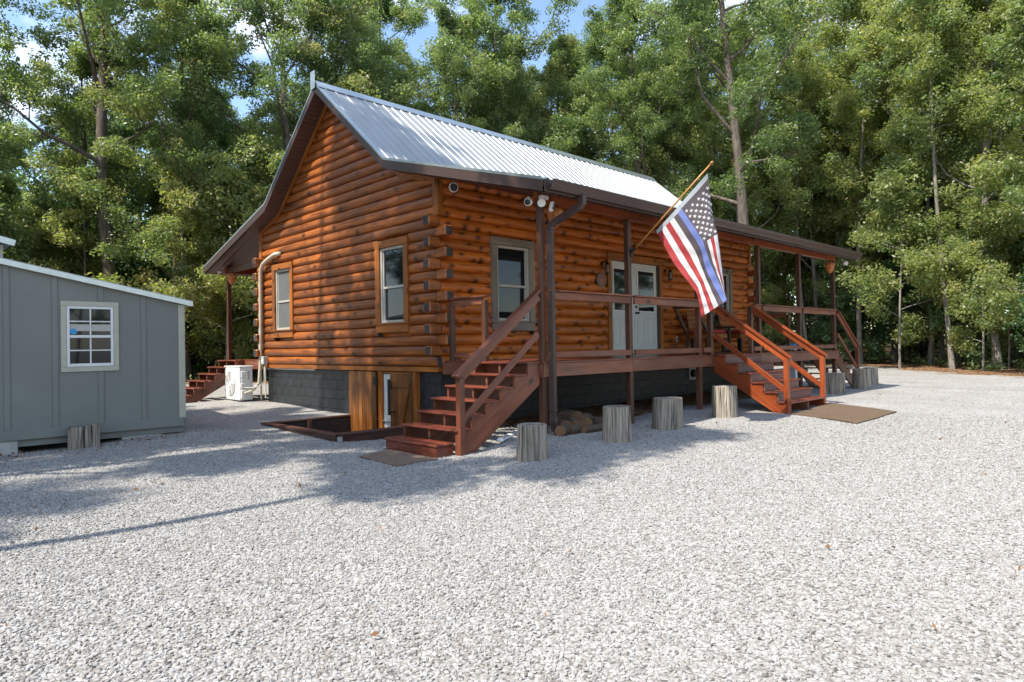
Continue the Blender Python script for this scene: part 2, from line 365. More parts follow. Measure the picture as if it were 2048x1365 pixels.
    def tube(s, pts, rad, n=10, mi=0, sq=None, cap=True):
        pts = [Vector(p) for p in pts]; rad = rad if isinstance(rad, (list, tuple)) else [rad] * len(pts)
        rings = []; ref = None; al = 0; P = []; G = []
        for i, p in enumerate(pts):
            t = (pts[min(i + 1, len(pts) - 1)] - pts[max(i - 1, 0)]).normalized()
            if ref is None:
                ref = Vector((1, 0, 0)) if abs(t.x) < 0.8 else Vector((0, 1, 0))
            u = (ref - t * ref.dot(t)).normalized(); ref = u; v = t.cross(u)
            if i: al += (p - pts[i - 1]).length
            for k in range(n):
                if sq:
                    x, y = [(-1, -1), (1, -1), (1, 1), (-1, 1)][k % 4]; x *= sq[0] / 2; y *= sq[1] / 2
                else:
                    x = math.cos(2 * math.pi * k / n) * rad[i]; y = math.sin(2 * math.pi * k / n) * rad[i]
                P.append(p + u * x + v * y); G.append((al, x, y))
        F = [(i * n + k, i * n + (k + 1) % n, (i + 1) * n + (k + 1) % n, (i + 1) * n + k) for i in range(len(pts) - 1) for k in range(n)]
        if cap:
            F.append(tuple(range(n))[::-1]); F.append(tuple((len(pts) - 1) * n + k for k in range(n)))
        s.add(P, F, G, mi)
    def lathe(s, c, prof, n=16, mi=0, axis=(0, 0, 1), wob=None):
        """prof [(r,h)] around axis from c"""
        c = Vector(c); z = Vector(axis).normalized(); x = Vector((1, 0, 0)) if abs(z.x) < .8 else Vector((0, 1, 0))
        x = (x - z * x.dot(z)).normalized(); y = z.cross(x); P = []; G = []
        for r, h in prof:
            for k in range(n):
                t = 2 * math.pi * k / n; rr = r * (wob(t, h) if wob else 1)
                P.append(c + x * math.cos(t) * rr + y * math.sin(t) * rr + z * h); G.append((h, math.cos(t) * rr, math.sin(t) * rr))
        F = [(i * n + k, i * n + (k + 1) % n, (i + 1) * n + (k + 1) % n, (i + 1) * n + k) for i in range(len(prof) - 1) for k in range(n)]
        F.append(tuple(range(n))[::-1]); F.append(tuple((len(prof) - 1) * n + k for k in range(n)))
        s.add(P, F, G, mi)
    def build(s, name, mat, parent=None, smooth=False, org=None):
        if not isinstance(mat, (list, tuple)): mat = [mat]
        P = np.array(s.v, dtype=np.float64)
        if parent is not None: o = np.array(WLOC[parent.name])
        elif org is not None: o = np.array(org, dtype=float)
        else: o = np.array([P[:, 0].mean(), P[:, 1].mean(), P[:, 2].min()])
        me = bpy.data.meshes.new(name)
        me.from_pydata([tuple(p) for p in (P - o)], [], s.f)
        at = me.attributes.new('gc', 'FLOAT_VECTOR', 'POINT'); at.data.foreach_set('vector', np.array(s.g, dtype=np.float32).ravel())
        for m in mat: me.materials.append(M[m] if isinstance(m, str) else m)
        if len(mat) > 1: me.polygons.foreach_set('material_index', s.mi)
        if smooth: me.polygons.foreach_set('use_smooth', [True] * len(me.polygons))
        me.update()
        ob = bpy.data.objects.new(name, me); col.objects.link(ob)
        if parent is not None: ob.parent = parent
        else: ob.location = o
        WLOC[ob.name] = tuple(o)
        return ob

def tag(o, label=None, cat=None, group=None, kind=None):
    if label: o['label'] = label
    if cat: o['category'] = cat
    if group: o['group'] = group
    if kind: o['kind'] = kind
    return o

def empty(name, loc, label=None, cat=None, group=None):
    o = bpy.data.objects.new(name, None); col.objects.link(o); o.location = loc; o.empty_display_size = 0.2
    WLOC[o.name] = tuple(loc); tag(o, label, cat, group); return o

def part(name, mat, parent, fn, smooth=False):
    m = MB(); fn(m); return m.build(name, mat, parent, smooth)

def bar(name, mat, parent, *a, **k):
    m = MB(); m.bar(*a, **k); return m.build(name, mat, parent)

def abox(name, mat, parent, *a, **k):
    m = MB(); m.abox(*a, **k); return m.build(name, mat, parent)

# ------------------------------------------------------------------ ground
GP = np.array([(-1.6, -2.33, -.12), (0, -2.33, 0), (2.2, -2.33, -.06), (4.3, -2.33, .02), (-.8, .2, -.2), (-1.9, 1.6, -.13), (-1.9, 2.9, -.09),
    (0, 3.2, -.03), (0, 6.8, .04), (4.85, -3.85, -.02), (6.45, -3.85, .03), (11.7, -2.4, 0), (-3.2, 2.6, -.03), (-5.5, 2.5, -.13), (-5.5, -3, -.14),
    (-5, -7, -.14), (-7, -9, -.14), (0, -7, -.10), (6, -8, -.05), (0, 8.5, .06), (-2, 9, .05), (14, -2, 0), (20, -3, .1), (25, 1.5, .2), (18.5, -5.2, .08), (12, 10, .1),
    (0, 14, .25), (20, 14, .4), (-8, 8, .1), (-9, 0, -.05), (30, -8, .3), (30, 10, .5), (10, 22, .5), (-10, 20, .5), (-20, 0, .2), (0, -20, 0), (20, -20, 0)])

def gz(x, y):
    d2 = (GP[:, 0] - x) ** 2 + (GP[:, 1] - y) ** 2
    w_ = 1 / (d2 + 0.35) ** 1.6
    z = float((w_ * GP[:, 2]).sum() / w_.sum())
    d = math.hypot(x - 4, y - 2)
    return z + max(0, d - 32) * 0.035 + 0.012 * math.sin(x * 1.7 + y * .6) * math.sin(y * 1.3 - x * .4)

def yard_edge(y):
    return float(np.interp(y, [-14, -9, -5.2, -2.9, 1.2, 4, 8, 11], [14.5, 16.0, 18.0, 19.9, 24.0, 22.5, 17.5, 14]))

def litter_mask(x, y):
    """0 gravel, 1 forest floor: the edge of the gravelled yard"""
    ex = yard_edge(y)
    a = (x - ex) / 1.4 + .5
    b = (y - 12.5 + 0.5 * math.sin(x * .7)) / 2.0
    c = (-x - 15) / 2
    u = 0.75 if (0.4 < x < 11 and -1.9 < y < 6.5) else 0
    return max(u, min(1, max(0, max(a, b, c))))

WELL = (-1.76, -0.02, 0.36, 2.84)
def grid_lines(lo, hi, flo, fhi, fine, coarse, extra):
    s = set(np.round(np.arange(flo, fhi + 1e-6, fine), 3).tolist()) | set(np.round(np.arange(lo, flo, coarse), 3).tolist()) | set(np.round(np.arange(fhi, hi + 1e-6, coarse), 3).tolist()) | set(extra)
    s = sorted(s); out = [s[0]]
    for q in s[1:]:
        if q - out[-1] > 0.05 or q in extra:
            if q in extra and q - out[-1] <= 0.05 and out[-1] not in extra: out.pop()
            out.append(q)
    return out
gx = grid_lines(-70, 110, -9, 14, 0.25, 2.0, [WELL[0], WELL[1]])
gy = grid_lines(-70, 110, -10, 12, 0.25, 2.0, [WELL[2], WELL[3]])
gv = [(x, y, gz(x, y)) for y in gy for x in gx]
gf = []
nx = len(gx)
for j in range(len(gy) - 1):
    for i in range(nx - 1):
        cx_ = (gx[i] + gx[i + 1]) / 2; cy_ = (gy[j] + gy[j + 1]) / 2
        if WELL[0] < cx_ < WELL[1] and WELL[2] < cy_ < WELL[3]: continue
        gf.append((j * nx + i, j * nx + i + 1, (j + 1) * nx + i + 1, (j + 1) * nx + i))
gm = bpy.data.meshes.new('ground'); gm.from_pydata(gv, [], gf)
la = gm.attributes.new('litter', 'FLOAT', 'POINT'); la.data.foreach_set('value', [litter_mask(x, y) for x, y, z in gv])
gm.polygons.foreach_set('use_smooth', [True] * len(gm.polygons))
ground = bpy.data.objects.new('ground', gm); col.objects.link(ground); ground['kind'] = 'structure'

GRAVEL_STOPS = [(0.0, (0.11, 0.105, 0.10)), (0.05, (0.23, 0.21, 0.19)), (0.35, (0.305, 0.29, 0.272)), (0.6, (0.335, 0.325, 0.31)), (0.85, (0.365, 0.36, 0.35)), (1.0, (0.42, 0.415, 0.405))]
def groundmat():
    m, N, L, b = newmat('gravel_yard')
    t = N.new('ShaderNodeTexCoord')
    v = N.new('ShaderNodeTexVoronoi'); v.inputs['Scale'].default_value = 40; v.inputs['Randomness'].default_value = 1
    nd = N.new('ShaderNodeTexNoise'); nd.inputs['Scale'].default_value = 40
    L.new(t.outputs['Object'], nd.inputs['Vector'])
    wr = N.new('ShaderNodeVectorMath'); wr.operation = 'MULTIPLY_ADD'; wr.inputs[1].default_value = (0.02,) * 3
    L.new(nd.outputs['Color'], wr.inputs[0]); L.new(t.outputs['Object'], wr.inputs[2])
    L.new(wr.outputs[0], v.inputs['Vector'])
    sx = N.new('ShaderNodeSeparateColor'); L.new(v.outputs['Color'], sx.inputs[0])
    r = ramp(N, GRAVEL_STOPS); L.new(sx.outputs[0], r.inputs['Fac'])
    rg = ramp(N, [(0.5, (1.14, 1.14, 1.14)), (0.85, (0.66, 0.64, 0.62))])   # grit between the stones
    L.new(v.outputs['Distance'], rg.inputs['Fac'])
    vs2 = N.new('ShaderNodeMath'); vs2.operation = 'MULTIPLY'; vs2.inputs[1].default_value = 1.0
    mu = N.new('ShaderNodeMix'); mu.data_type = 'RGBA'; mu.blend_type = 'MULTIPLY'; mu.inputs['Factor'].default_value = 1
    L.new(r.outputs[0], mu.inputs['A']); L.new(rg.outputs[0], mu.inputs['B'])
    nb = N.new('ShaderNodeTexNoise'); nb.inputs['Scale'].default_value = 0.8; nb.inputs['Detail'].default_value = 6; L.new(t.outputs['Object'], nb.inputs['Vector'])
    rb = ramp(N, [(0.3, (0.86, 0.85, 0.83)), (0.7, (1.06, 1.06, 1.06))]); L.new(nb.outputs['Fac'], rb.inputs['Fac'])
    mu2 = N.new('ShaderNodeMix'); mu2.data_type = 'RGBA'; mu2.blend_type = 'MULTIPLY'; mu2.inputs['Factor'].default_value = 1
    L.new(mu.outputs['Result'], mu2.inputs['A']); L.new(rb.outputs[0], mu2.inputs['B'])
    # forest floor of fallen leaves
    v2 = N.new('ShaderNodeTexVoronoi'); v2.inputs['Scale'].default_value = 11; L.new(wr.outputs[0], v2.inputs['Vector'])
    s2 = N.new('ShaderNodeSeparateColor'); L.new(v2.outputs['Color'], s2.inputs[0])
    r2 = ramp(N, [(0, (0.06, 0.035, 0.02)), (0.4, (0.16, 0.085, 0.045)), (0.75, (0.25, 0.14, 0.075)), (1, (0.33, 0.22, 0.13))]); L.new(s2.outputs[0], r2.inputs['Fac'])
    a = N.new('ShaderNodeAttribute'); a.attribute_name = 'litter'
    ne = N.new('ShaderNodeTexNoise'); ne.inputs['Scale'].default_value = 3; ne.inputs['Detail'].default_value = 8; L.new(t.outputs['Object'], ne.inputs['Vector'])
    ma = N.new('ShaderNodeMath'); ma.operation = 'MULTIPLY_ADD'; ma.inputs[1].default_value = 1.3; L.new(ne.outputs['Fac'], ma.inputs[0])
    ma.inputs[2].default_value = -0.65
    ad = N.new('ShaderNodeMath'); ad.operation = 'ADD'; L.new(a.outputs['Fac'], ad.inputs[0]); L.new(ma.outputs[0], ad.inputs[1])
    rm = ramp(N, [(0.42, (0, 0, 0)), (0.58, (1, 1, 1))]); L.new(ad.outputs[0], rm.inputs['Fac'])
    mx = N.new('ShaderNodeMix'); mx.data_type = 'RGBA'; L.new(rm.outputs[0], mx.inputs['Factor']); L.new(mu2.outputs['Result'], mx.inputs['A']); L.new(r2.outputs[0], mx.inputs['B'])
    L.new(mx.outputs['Result'], b.inputs['Base Color'])
    b.inputs['Roughness'].default_value = 0.9; b.inputs['Specular IOR Level'].default_value = 0.2
    inv = N.new('ShaderNodeMath'); inv.operation = 'SUBTRACT'; inv.inputs[0].default_value = 1; L.new(v.outputs['Distance'], inv.inputs[1])
    bp = N.new('ShaderNodeBump'); bp.inputs['Strength'].default_value = 0.7; bp.inputs['Distance'].default_value = 0.014
    L.new(inv.outputs[0], bp.inputs['Height']); L.new(bp.outputs['Normal'], b.inputs['Normal'])
    return m
gm.materials.append(groundmat())

# loose stones on the yard, real geometry near the viewer (uncountable: one object)
def gravel_patch():
    xs = np.arange(-8.6, 9.5, 0.35); ys = np.arange(-10.4, 3.2, 0.35)
    vv = []; ff = []; idx = {}; dens = []
    C0 = Vector((-7.03, -8.98)); F2 = Vector((0.697, 0.717)).normalized(); R2 = Vector((0.717, -0.697)).normalized()
    def dn(x, y):
        p = Vector((x, y)) - C0; d = p.dot(F2); l = p.dot(R2)
        if d < 0.7 or abs(l) > d * 0.80 + 1.3: return 0
        if WELL[0] - .15 < x < .2 and WELL[2] - .15 < y < WELL[3] + .2: return 0
        if x > -.05 and y > -.4: return 0
        if x < -3.1 and y > 2.4: return 0
        return max(0, min(1, (11.5 - d) / 3.5))
    for y in ys:
        for x in xs:
            idx[(x, y)] = len(vv); vv.append((x, y, gz(x, y) + 0.002)); dens.append(dn(x, y))
    for j in range(len(ys) - 1):
        for i in range(len(xs) - 1):
            q = [idx[(xs[i], ys[j])], idx[(xs[i + 1], ys[j])], idx[(xs[i + 1], ys[j + 1])], idx[(xs[i], ys[j + 1])]]
            if sum(dens[k] for k in q) > 0: ff.append(q)
    me = bpy.data.meshes.new('gravel'); me.from_pydata(vv, [], ff)
    at = me.attributes.new('dens', 'FLOAT', 'POINT'); at.data.foreach_set('value', dens)
    ob = bpy.data.objects.new('gravel', me); col.objects.link(ob); ob['kind'] = 'stuff'
    ob['label'] = 'loose pale crushed stone covering the yard'; ob['category'] = 'gravel'
    m, N, L, b = newmat('gravel_stone')
    a = N.new('ShaderNodeAttribute'); a.attribute_type = 'INSTANCER'; a.attribute_name = 'tone'
    r = ramp(N, GRAVEL_STOPS); L.new(a.outputs['Fac'], r.inputs['Fac'])
    t = N.new('ShaderNodeTexCoord'); n = N.new('ShaderNodeTexNoise'); n.inputs['Scale'].default_value = 2; L.new(t.outputs['Object'], n.inputs['Vector'])
    rr = ramp(N, [(0.3, (0.88, 0.87, 0.86)), (0.7, (1.08, 1.08, 1.08))]); L.new(n.outputs['Fac'], rr.inputs['Fac'])
    mu = N.new('ShaderNodeMix'); mu.data_type = 'RGBA'; mu.blend_type = 'MULTIPLY'; mu.inputs['Factor'].default_value = 1
    L.new(r.outputs[0], mu.inputs['A']); L.new(rr.outputs[0], mu.inputs['B']); L.new(mu.outputs['Result'], b.inputs['Base Color'])
    b.inputs['Roughness'].default_value = 0.85; b.inputs['Specular IOR Level'].default_value = 0.25
    me.materials.append(m)
    ng = bpy.data.node_groups.new('gravel_scatter', 'GeometryNodeTree')
    ng.interface.new_socket('Geometry', in_out='INPUT', socket_type='NodeSocketGeometry')
    ng.interface.new_socket('Geometry', in_out='OUTPUT', socket_type='NodeSocketGeometry')
    Nn = ng.nodes; Ln = ng.links
    gi = Nn.new('NodeGroupInput'); go = Nn.new('NodeGroupOutput')
    dp = Nn.new('GeometryNodeDistributePointsOnFaces'); dp.distribute_method = 'RANDOM'
    na = Nn.new('GeometryNodeInputNamedAttribute'); na.data_type = 'FLOAT'; na.inputs['Name'].default_value = 'dens'
    md = Nn.new('ShaderNodeMath'); md.operation = 'MULTIPLY'; md.inputs[1].default_value = 2600.0
    Ln.new(na.outputs['Attribute'], md.inputs[0]); Ln.new(gi.outputs[0], dp.inputs['Mesh']); Ln.new(md.outputs[0], dp.inputs['Density'])
    jg = Nn.new('GeometryNodeGeometryToInstance')
    for k in range(5):
        ic = Nn.new('GeometryNodeMeshIcoSphere'); ic.inputs['Radius'].default_value = 1.0; ic.inputs['Subdivisions'].default_value = 1
        sp = Nn.new('GeometryNodeSetPosition')
        pos = Nn.new('GeometryNodeInputPosition')
        nz_ = Nn.new('ShaderNodeTexNoise'); nz_.noise_dimensions = '4D'; nz_.inputs['W'].default_value = k * 7.3; nz_.inputs['Scale'].default_value = 0.9
        Ln.new(pos.outputs[0], nz_.inputs['Vector'])
        sb = Nn.new('ShaderNodeVectorMath'); sb.operation = 'SUBTRACT'; sb.inputs[1].default_value = (0.5, 0.5, 0.5)
        Ln.new(nz_.outputs['Color'], sb.inputs[0])
        scl = Nn.new('ShaderNodeVectorMath'); scl.operation = 'SCALE'; scl.inputs['Scale'].default_value = 2.6
        Ln.new(sb.outputs[0], scl.inputs[0])
        Ln.new(ic.outputs['Mesh'], sp.inputs['Geometry']); Ln.new(scl.outputs[0], sp.inputs['Offset'])
        sm = Nn.new('GeometryNodeSetMaterial'); sm.inputs['Material'].default_value = m
        Ln.new(sp.outputs[0], sm.inputs['Geometry'])
        Ln.new(sm.outputs[0], jg.inputs['Geometry'])
    ip = Nn.new('GeometryNodeInstanceOnPoints'); ip.inputs['Pick Instance'].default_value = True
    Ln.new(dp.outputs['Points'], ip.inputs['Points']); Ln.new(jg.outputs[0], ip.inputs['Instance'])
    rv = Nn.new('FunctionNodeRandomValue'); rv.data_type = 'FLOAT_VECTOR'; rv.inputs['Min'].default_value = (-0.45, -0.45, 0); rv.inputs['Max'].default_value = (0.45, 0.45, 6.283)
    Ln.new(rv.outputs['Value'], ip.inputs['Rotation'])
    rs = Nn.new('FunctionNodeRandomValue'); rs.data_type = 'FLOAT_VECTOR'; rs.inputs['Min'].default_value = (0.007, 0.0055, 0.004); rs.inputs['Max'].default_value = (0.0175, 0.0125, 0.0085); rs.inputs['Seed'].default_value = 3
    Ln.new(rs.outputs['Value'], ip.inputs['Scale'])
    ri = Nn.new('FunctionNodeRandomValue'); ri.data_type = 'INT'; ri.inputs['Seed'].default_value = 9
    for s_ in ri.inputs:
        if s_.name == 'Min' and s_.type == 'INT': s_.default_value = 0
        if s_.name == 'Max' and s_.type == 'INT': s_.default_value = 4
    Ln.new([o for o in ri.outputs if o.type == 'INT'][0], ip.inputs['Instance Index'])
    st = Nn.new('GeometryNodeStoreNamedAttribute'); st.data_type = 'FLOAT'; st.domain = 'INSTANCE'; st.inputs['Name'].default_value = 'tone'
    rt = Nn.new('FunctionNodeRandomValue'); rt.data_type = 'FLOAT'; rt.inputs['Seed'].default_value = 21
    Ln.new(ip.outputs[0], st.inputs['Geometry'])
    Ln.new([o for o in rt.outputs if o.type == 'VALUE'][0], [i for i in st.inputs if i.name == 'Value'][0])
    Ln.new(st.outputs[0], go.inputs[0])
    mod = ob.modifiers.new('scatter', 'NODES'); mod.node_group = ng
gravel_patch()

# ------------------------------------------------------------------ log cabin
LX, LY = 11.10, 6.84          # outer log faces: gable on x=0, front on y=0
ZB, Z0, PITCH = 0.85, 0.938, 0.1828
ZRIDGE, ZKNEE, ZEAVE = 6.66, 4.62, 3.545
YR, YK, YE = LY / 2, 1.0, -2.80
XO = 0.39                     # rake overhang
def roof_z(y):
    """top of the roof deck"""
    y = min(y, LY - y)
    if y >= YK: return ZKNEE + (ZRIDGE - ZKNEE) * (y - YK) / (YR - YK)
    return ZEAVE + (ZKNEE - ZEAVE) * (y - YE) / (YK - YE)
def roof_y(z):
    """front-side y where the roof underside is at height z"""
    z += 0.20
    if z >= ZKNEE: return YK + (YR - YK) * (z - ZKNEE) / (ZRIDGE - ZKNEE)
    return YE + (YK - YE) * (z - ZEAVE) / (ZKNEE - ZEAVE)

cabin = empty('log_cabin', (LX / 2, LY / 2, 0), 'orange stained log cabin with silver metal roof and raised porches', 'cabin')
BULGE = 0.058
LOGP = []
for k in range(11):
    t = k / 10
    LOGP.append((BULGE * (1 - abs(2 * t - 1) ** 2.3) ** 0.62, t * PITCH))

def gable_log(row, y0, y1, cut=False, name='log', ends=(0, 0)):
    """log on the x=0 wall; bulges to -x"""
    zb = Z0 + row * PITCH; jit = random.uniform(-.004, .004); ro = random.uniform(0, 60)
    prof = [(-b_ + jit, z) for b_, z in LOGP] + [(0.07, PITCH - .001), (0.07, 0.001)]
    m = MB(); P = []; G = []; n = len(prof)
    for side in (0, 1):
        for x, z in prof:
            y = y0 if side == 0 else y1
            if cut:
                lim = roof_y(zb + z)
                y = max(y, lim) if side == 0 else min(y, LY - lim)
                if y0 > y1 or lim > YR: y = YR
            P.append((x, y, zb + z)); G.append((y + ro, x * 1.0, z))
    F = [(i, (i + 1) % n, n + (i + 1) % n, n + i) for i in range(n)]
    m.add(P, F, G)
    m.add(P[:n], [tuple(range(n))[::-1]], [(z, x, ro) for x, z in prof], 1)
    m.add(P[n:], [tuple(range(n))], [(z, x, ro) for x, z in prof], 1)
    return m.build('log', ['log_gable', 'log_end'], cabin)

def front_log(row, x0, x1):
    zb = Z0 + row * PITCH; jit = random.uniform(-.004, .004); ro = random.uniform(0, 60)
    prof = [(-b_ + jit, z) for b_, z in LOGP] + [(0.07, PITCH - .001), (0.07, 0.001)]
    m = MB(); n = len(prof)
    P = [(x0, y, zb + z) for y, z in prof] + [(x1, y, zb + z) for y, z in prof]
    G = [(x0 + ro, y, z) for y, z in prof] + [(x1 + ro, y, z) for y, z in prof]
    m.add(P, [(i, n + i, n + (i + 1) % n, (i + 1) % n) for i in range(n)], G)
    m.add(P[:n], [tuple(range(n))], [(z, y, ro) for y, z in prof], 1)
    m.add(P[n:], [tuple(range(n))[::-1]], [(z, y, ro) for y, z in prof], 1)
    return m.build('log', ['log', 'log_end'], cabin)

# openings (outer trim rectangles)
WIN_G = [(0.79, 1.83), (5.20, 6.22)]; WZ = (1.56, 3.265)
WIN_F = [(1.15, 2.27), (8.95, 10.06)]
DOOR = (4.55, 6.66, 3.268)
def spans(lo, hi, holes):
    out = []; a = lo
    for h0, h1 in sorted(holes):
        if h0 - a > 0.05: out.append((a, h0))
        a = max(a, h1)
    if hi - a > 0.05: out.append((a, hi))
    return out
nrow_g = int((ZRIDGE - 0.2 - Z0) / PITCH)
for r in range(nrow_g + 1):
    zb = Z0 + r * PITCH; zt = zb + PITCH
    holes = [(a + .02, b - .02) for a, b in WIN_G] if (zt > WZ[0] + .04 and zb < WZ[1] - .04) else []
    lim = roof_y(zb)
    corner = r <= 13
    ext = 0.25
    y0 = 0.004
    y1 = LY + ext if (corner and r % 2 == 0 and r > 0) else LY - .004
    if not corner and lim > 0.05: y0, y1 = lim, LY - lim
    if lim >= YR: break
    sp = spans(y0, y1, holes)
    for a, b in sp:
        L_ = b - a
        if L_ > 4.2 and r in (0, 1, 3, 6, 9, 12, 16, 19):
            j = a + L_ * (0.35 + 0.35 * ((r * 37) % 10) / 10)
            gable_log(r, a, j - .002, not corner or zt > 4); gable_log(r, j + .002, b, not corner or zt > 4)
        else:
            gable_log(r, a, b, not corner or zt > 3.8)
for r in range(0, 18):
    zb = Z0 + r * PITCH; zt = zb + PITCH
    holes = []
    if zt > WZ[0] + .04 and zb < WZ[1] - .04: holes += [(a + .02, b - .02) for a, b in WIN_F]
    if zb < DOOR[2] - .04: holes.append((DOOR[0] + .02, DOOR[1] - .02))
    odd = (r % 2 == 1 and r <= 13)
    x0 = 0.004
    x1 = LX + 0.25 if odd else LX - .004
    if r > 13: x0 = 0.06
    for a, b in spans(x0, x1, holes):
        if b - a > 5.5:
            j = a + (b - a) * (0.3 + 0.4 * ((r * 53) % 10) / 10)
            front_log(r, a, j - .002); front_log(r, j + .002, b)
        else: front_log(r, a, b)
# squared log ends crossing at the corners
def stub(x0, x1, y0, y1, row, face):
    zb = Z0 + row * PITCH; j = random.uniform(-.012, .012)
    if face == 'x': x0 += j
    else: y0 += j
    m = MB(); m.abox(x0, x1, y0, y1, zb + .004, zb + PITCH - .004, .022, 0, grain=0 if face == 'x' else 1)
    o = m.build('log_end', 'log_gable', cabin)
    c = MB()
    if face == 'x': c.abox(x0 - .004, x0 + .004, y0 + .02, y1 - .02, zb + .022, zb + PITCH - .022, .003)
    else: c.abox(x0 + .02, x1 - .02, y0 - .004, y0 + .004, zb + .022, zb + PITCH - .022, .003)
    c.build('end_grain', 'log_end', o)
for r in range(1, 14):
    if r % 2:
        stub(-.255, .0, -.072, .10, r, 'x'); stub(-.255, .0, LY - .10, LY + .072, r, 'x')
    else:
        stub(-.072, .10, -.275, -.0, r, 'y'); stub(LX - .10, LX + .072, -.275, 0, r, 'y')
# back and far walls, joined courses out of sight of the yard, as plain log-stained walls
part('wall_core', 'log', cabin, lambda m: (m.abox(0.075, LX - .08, 0.075, 0.2, ZB, 4.15, 0), m.abox(0.075, LX - .08, LY - .2, LY - .02, ZB, 4.15, 0), m.abox(0.075, 0.2, 0.2, LY - .2, ZB, 4.1, 0), m.abox(LX - .2, LX - .06, 0.2, LY - .2, ZB, 4.1, 0)))
# sill board below the first course
abox('sill_board', 'trim', cabin, -0.035, 0.06, 0.02, LY - .02, ZB, Z0 - .003, grain=1)
abox('sill_board', 'trim', cabin, 0.07, LX - .02, -0.035, 0.06, ZB, Z0 - .003, grain=0)
# corner boards above the interlocked courses
for cy in (0.0, LY):
    s = -1 if cy == 0 else 1
    abox('corner_board', 'trim', cabin, -0.075, 0.055, min(cy + s * .085, cy - s * .05), max(cy + s * .085, cy - s * .05), Z0 + 14 * PITCH + .004, 4.13, grain=2)
abox('corner_board', 'trim', cabin, LX - .06, LX + .07, -.085, .05, Z0 + 14 * PITCH + .004, 4.13, grain=2)
# rake trim on the gable wall
for s in (0, 1):
    for (ya, yb) in ((YR - .02, YK), (YK, -0.05)):
        za, zb = roof_z(ya) - 0.235, roof_z(yb) - 0.235
        f = (lambda y: y) if s == 0 else (lambda y: LY - y)
        bar('rake_trim', 'trim', cabin, (-0.075, f(ya), za), (-0.075, f(yb), zb), 0.035, 0.09)

# --- foundation of painted blocks
found = part('foundation', 'mortar', cabin, lambda m: (m.abox(0.07, 0.2, 2.9, LY - .04, -.3, ZB - .012, 0), m.abox(0.07, 0.2, 0.07, .66, -.3, ZB - .012, 0), m.abox(0.07, LX - .05, 0.07, .2, -.3, ZB - .012, 0), m.abox(LX - .18, LX - .05, .2, LY - .05, -.3, ZB - .012, 0), m.abox(0.2, LX - .18, LY - .2, LY - .05, -.3, ZB - .012, 0)))
blk = {}
def block(wl, axis):
    k = (round(wl, 3), axis)
    if k not in blk:
        m = MB(); 
        if axis == 1: m.abox(-.005, .02, -wl / 2, wl / 2, -.098, .098, .004)
        else: m.abox(-wl / 2, wl / 2, -.005, .02, -.098, .098, .004)
        o = m.build('block', 'block', found); blk[k] = o.data
        WLOC.pop(o.name, None); bpy.data.objects.remove(o)
        # local mesh: recentre on its own middle
        v = np.array(WLOC[found.name])
        for q in blk[k].vertices: q.co = q.co + Vector(v)
    return blk[k]
def lay(lo, hi, axis, pos):
    r = 0; z = ZB - 0.012 - 0.1
    while z > -0.35:
        a = lo - (0.2 if r % 2 else 0)
        while a < hi - .03:
            b0 = max(a, lo); b1 = min(a + .4, hi)
            if b1 - b0 > .05:
                o = bpy.data.objects.new('block', block(b1 - b0 - .004, axis)); col.objects.link(o); o.parent = found
                c = (b0 + b1) / 2
                p = Vector((pos, c, z)) if axis == 1 else Vector((c, pos, z))
                o.location = p - Vector(WLOC[found.name])
                o.location[0 if axis == 1 else 1] += random.uniform(-.002, .002)
            a += .4
        z -= .2; r += 1
lay(2.9, LY - .04, 1, 0.06); lay(0.07, .66, 1, 0.06); lay(0.07, LX - .05, 0, 0.06)
# flashing strip along the top of the block wall
abox('flashing', 'galv', cabin, 0.02, 0.066, 4.4, 6.78, ZB - .03, ZB - .006, 0.002, grain=1)

# --- roof
def slope_pts(side, top=0.0):
    pts = [(YR, ZRIDGE + top), (YK, ZKNEE + top), (YE, ZEAVE + top)]
    return pts if side == 0 else [(LY - y, z) for y, z in pts]
def panel_mesh(side, wpan):
    prof = []
    nr = 4; sp = wpan / nr
    for k in range(nr):
        c = sp * (k + .5)
        prof += [(c - sp / 2 + .0005, 0), (c - .024, 0), (c - .010, .017), (c + .010, .017), (c + .024, 0)]
    prof.append((wpan - .0005, 0))
    # low minor ribs between
    pts = slope_pts(side); m = MB(); n = len(prof); P = []
    nrm = []
    for i in range(3):
        a = Vector((0, *pts[max(i - 1, 0)])); b = Vector((0, *pts[min(i + 1, 2)]))
        t = (b - a).normalized(); nn = Vector((0, -t.z, t.y)) 
        if nn.z < 0: nn = -nn
        nrm.append(nn)
    for i in range(3):
        for x, h in prof:
            p = Vector((x, pts[i][0], pts[i][1])) + nrm[i] * h
            P.append(p)
    F = []
    for i in range(2):
        for k in range(n - 1):
            f = (i * n + k, i * n + k + 1, (i + 1) * n + k + 1, (i + 1) * n + k)
            F.append(f if side == 1 else f[::-1])
    m.add(P, F); return m
NP = 13; WP = (LX + 2 * XO) / NP
for side in (0, 1):
    o0 = panel_mesh(side, WP).build('roof_panel', 'roof', cabin)
    for k in range(NP):
        o = o0 if k == 0 else o0.copy()
        if k: col.objects.link(o); o.parent = cabin
        o.location = (-XO + k * WP, 0, 0.0 if k % 2 == 0 else 0.0015)
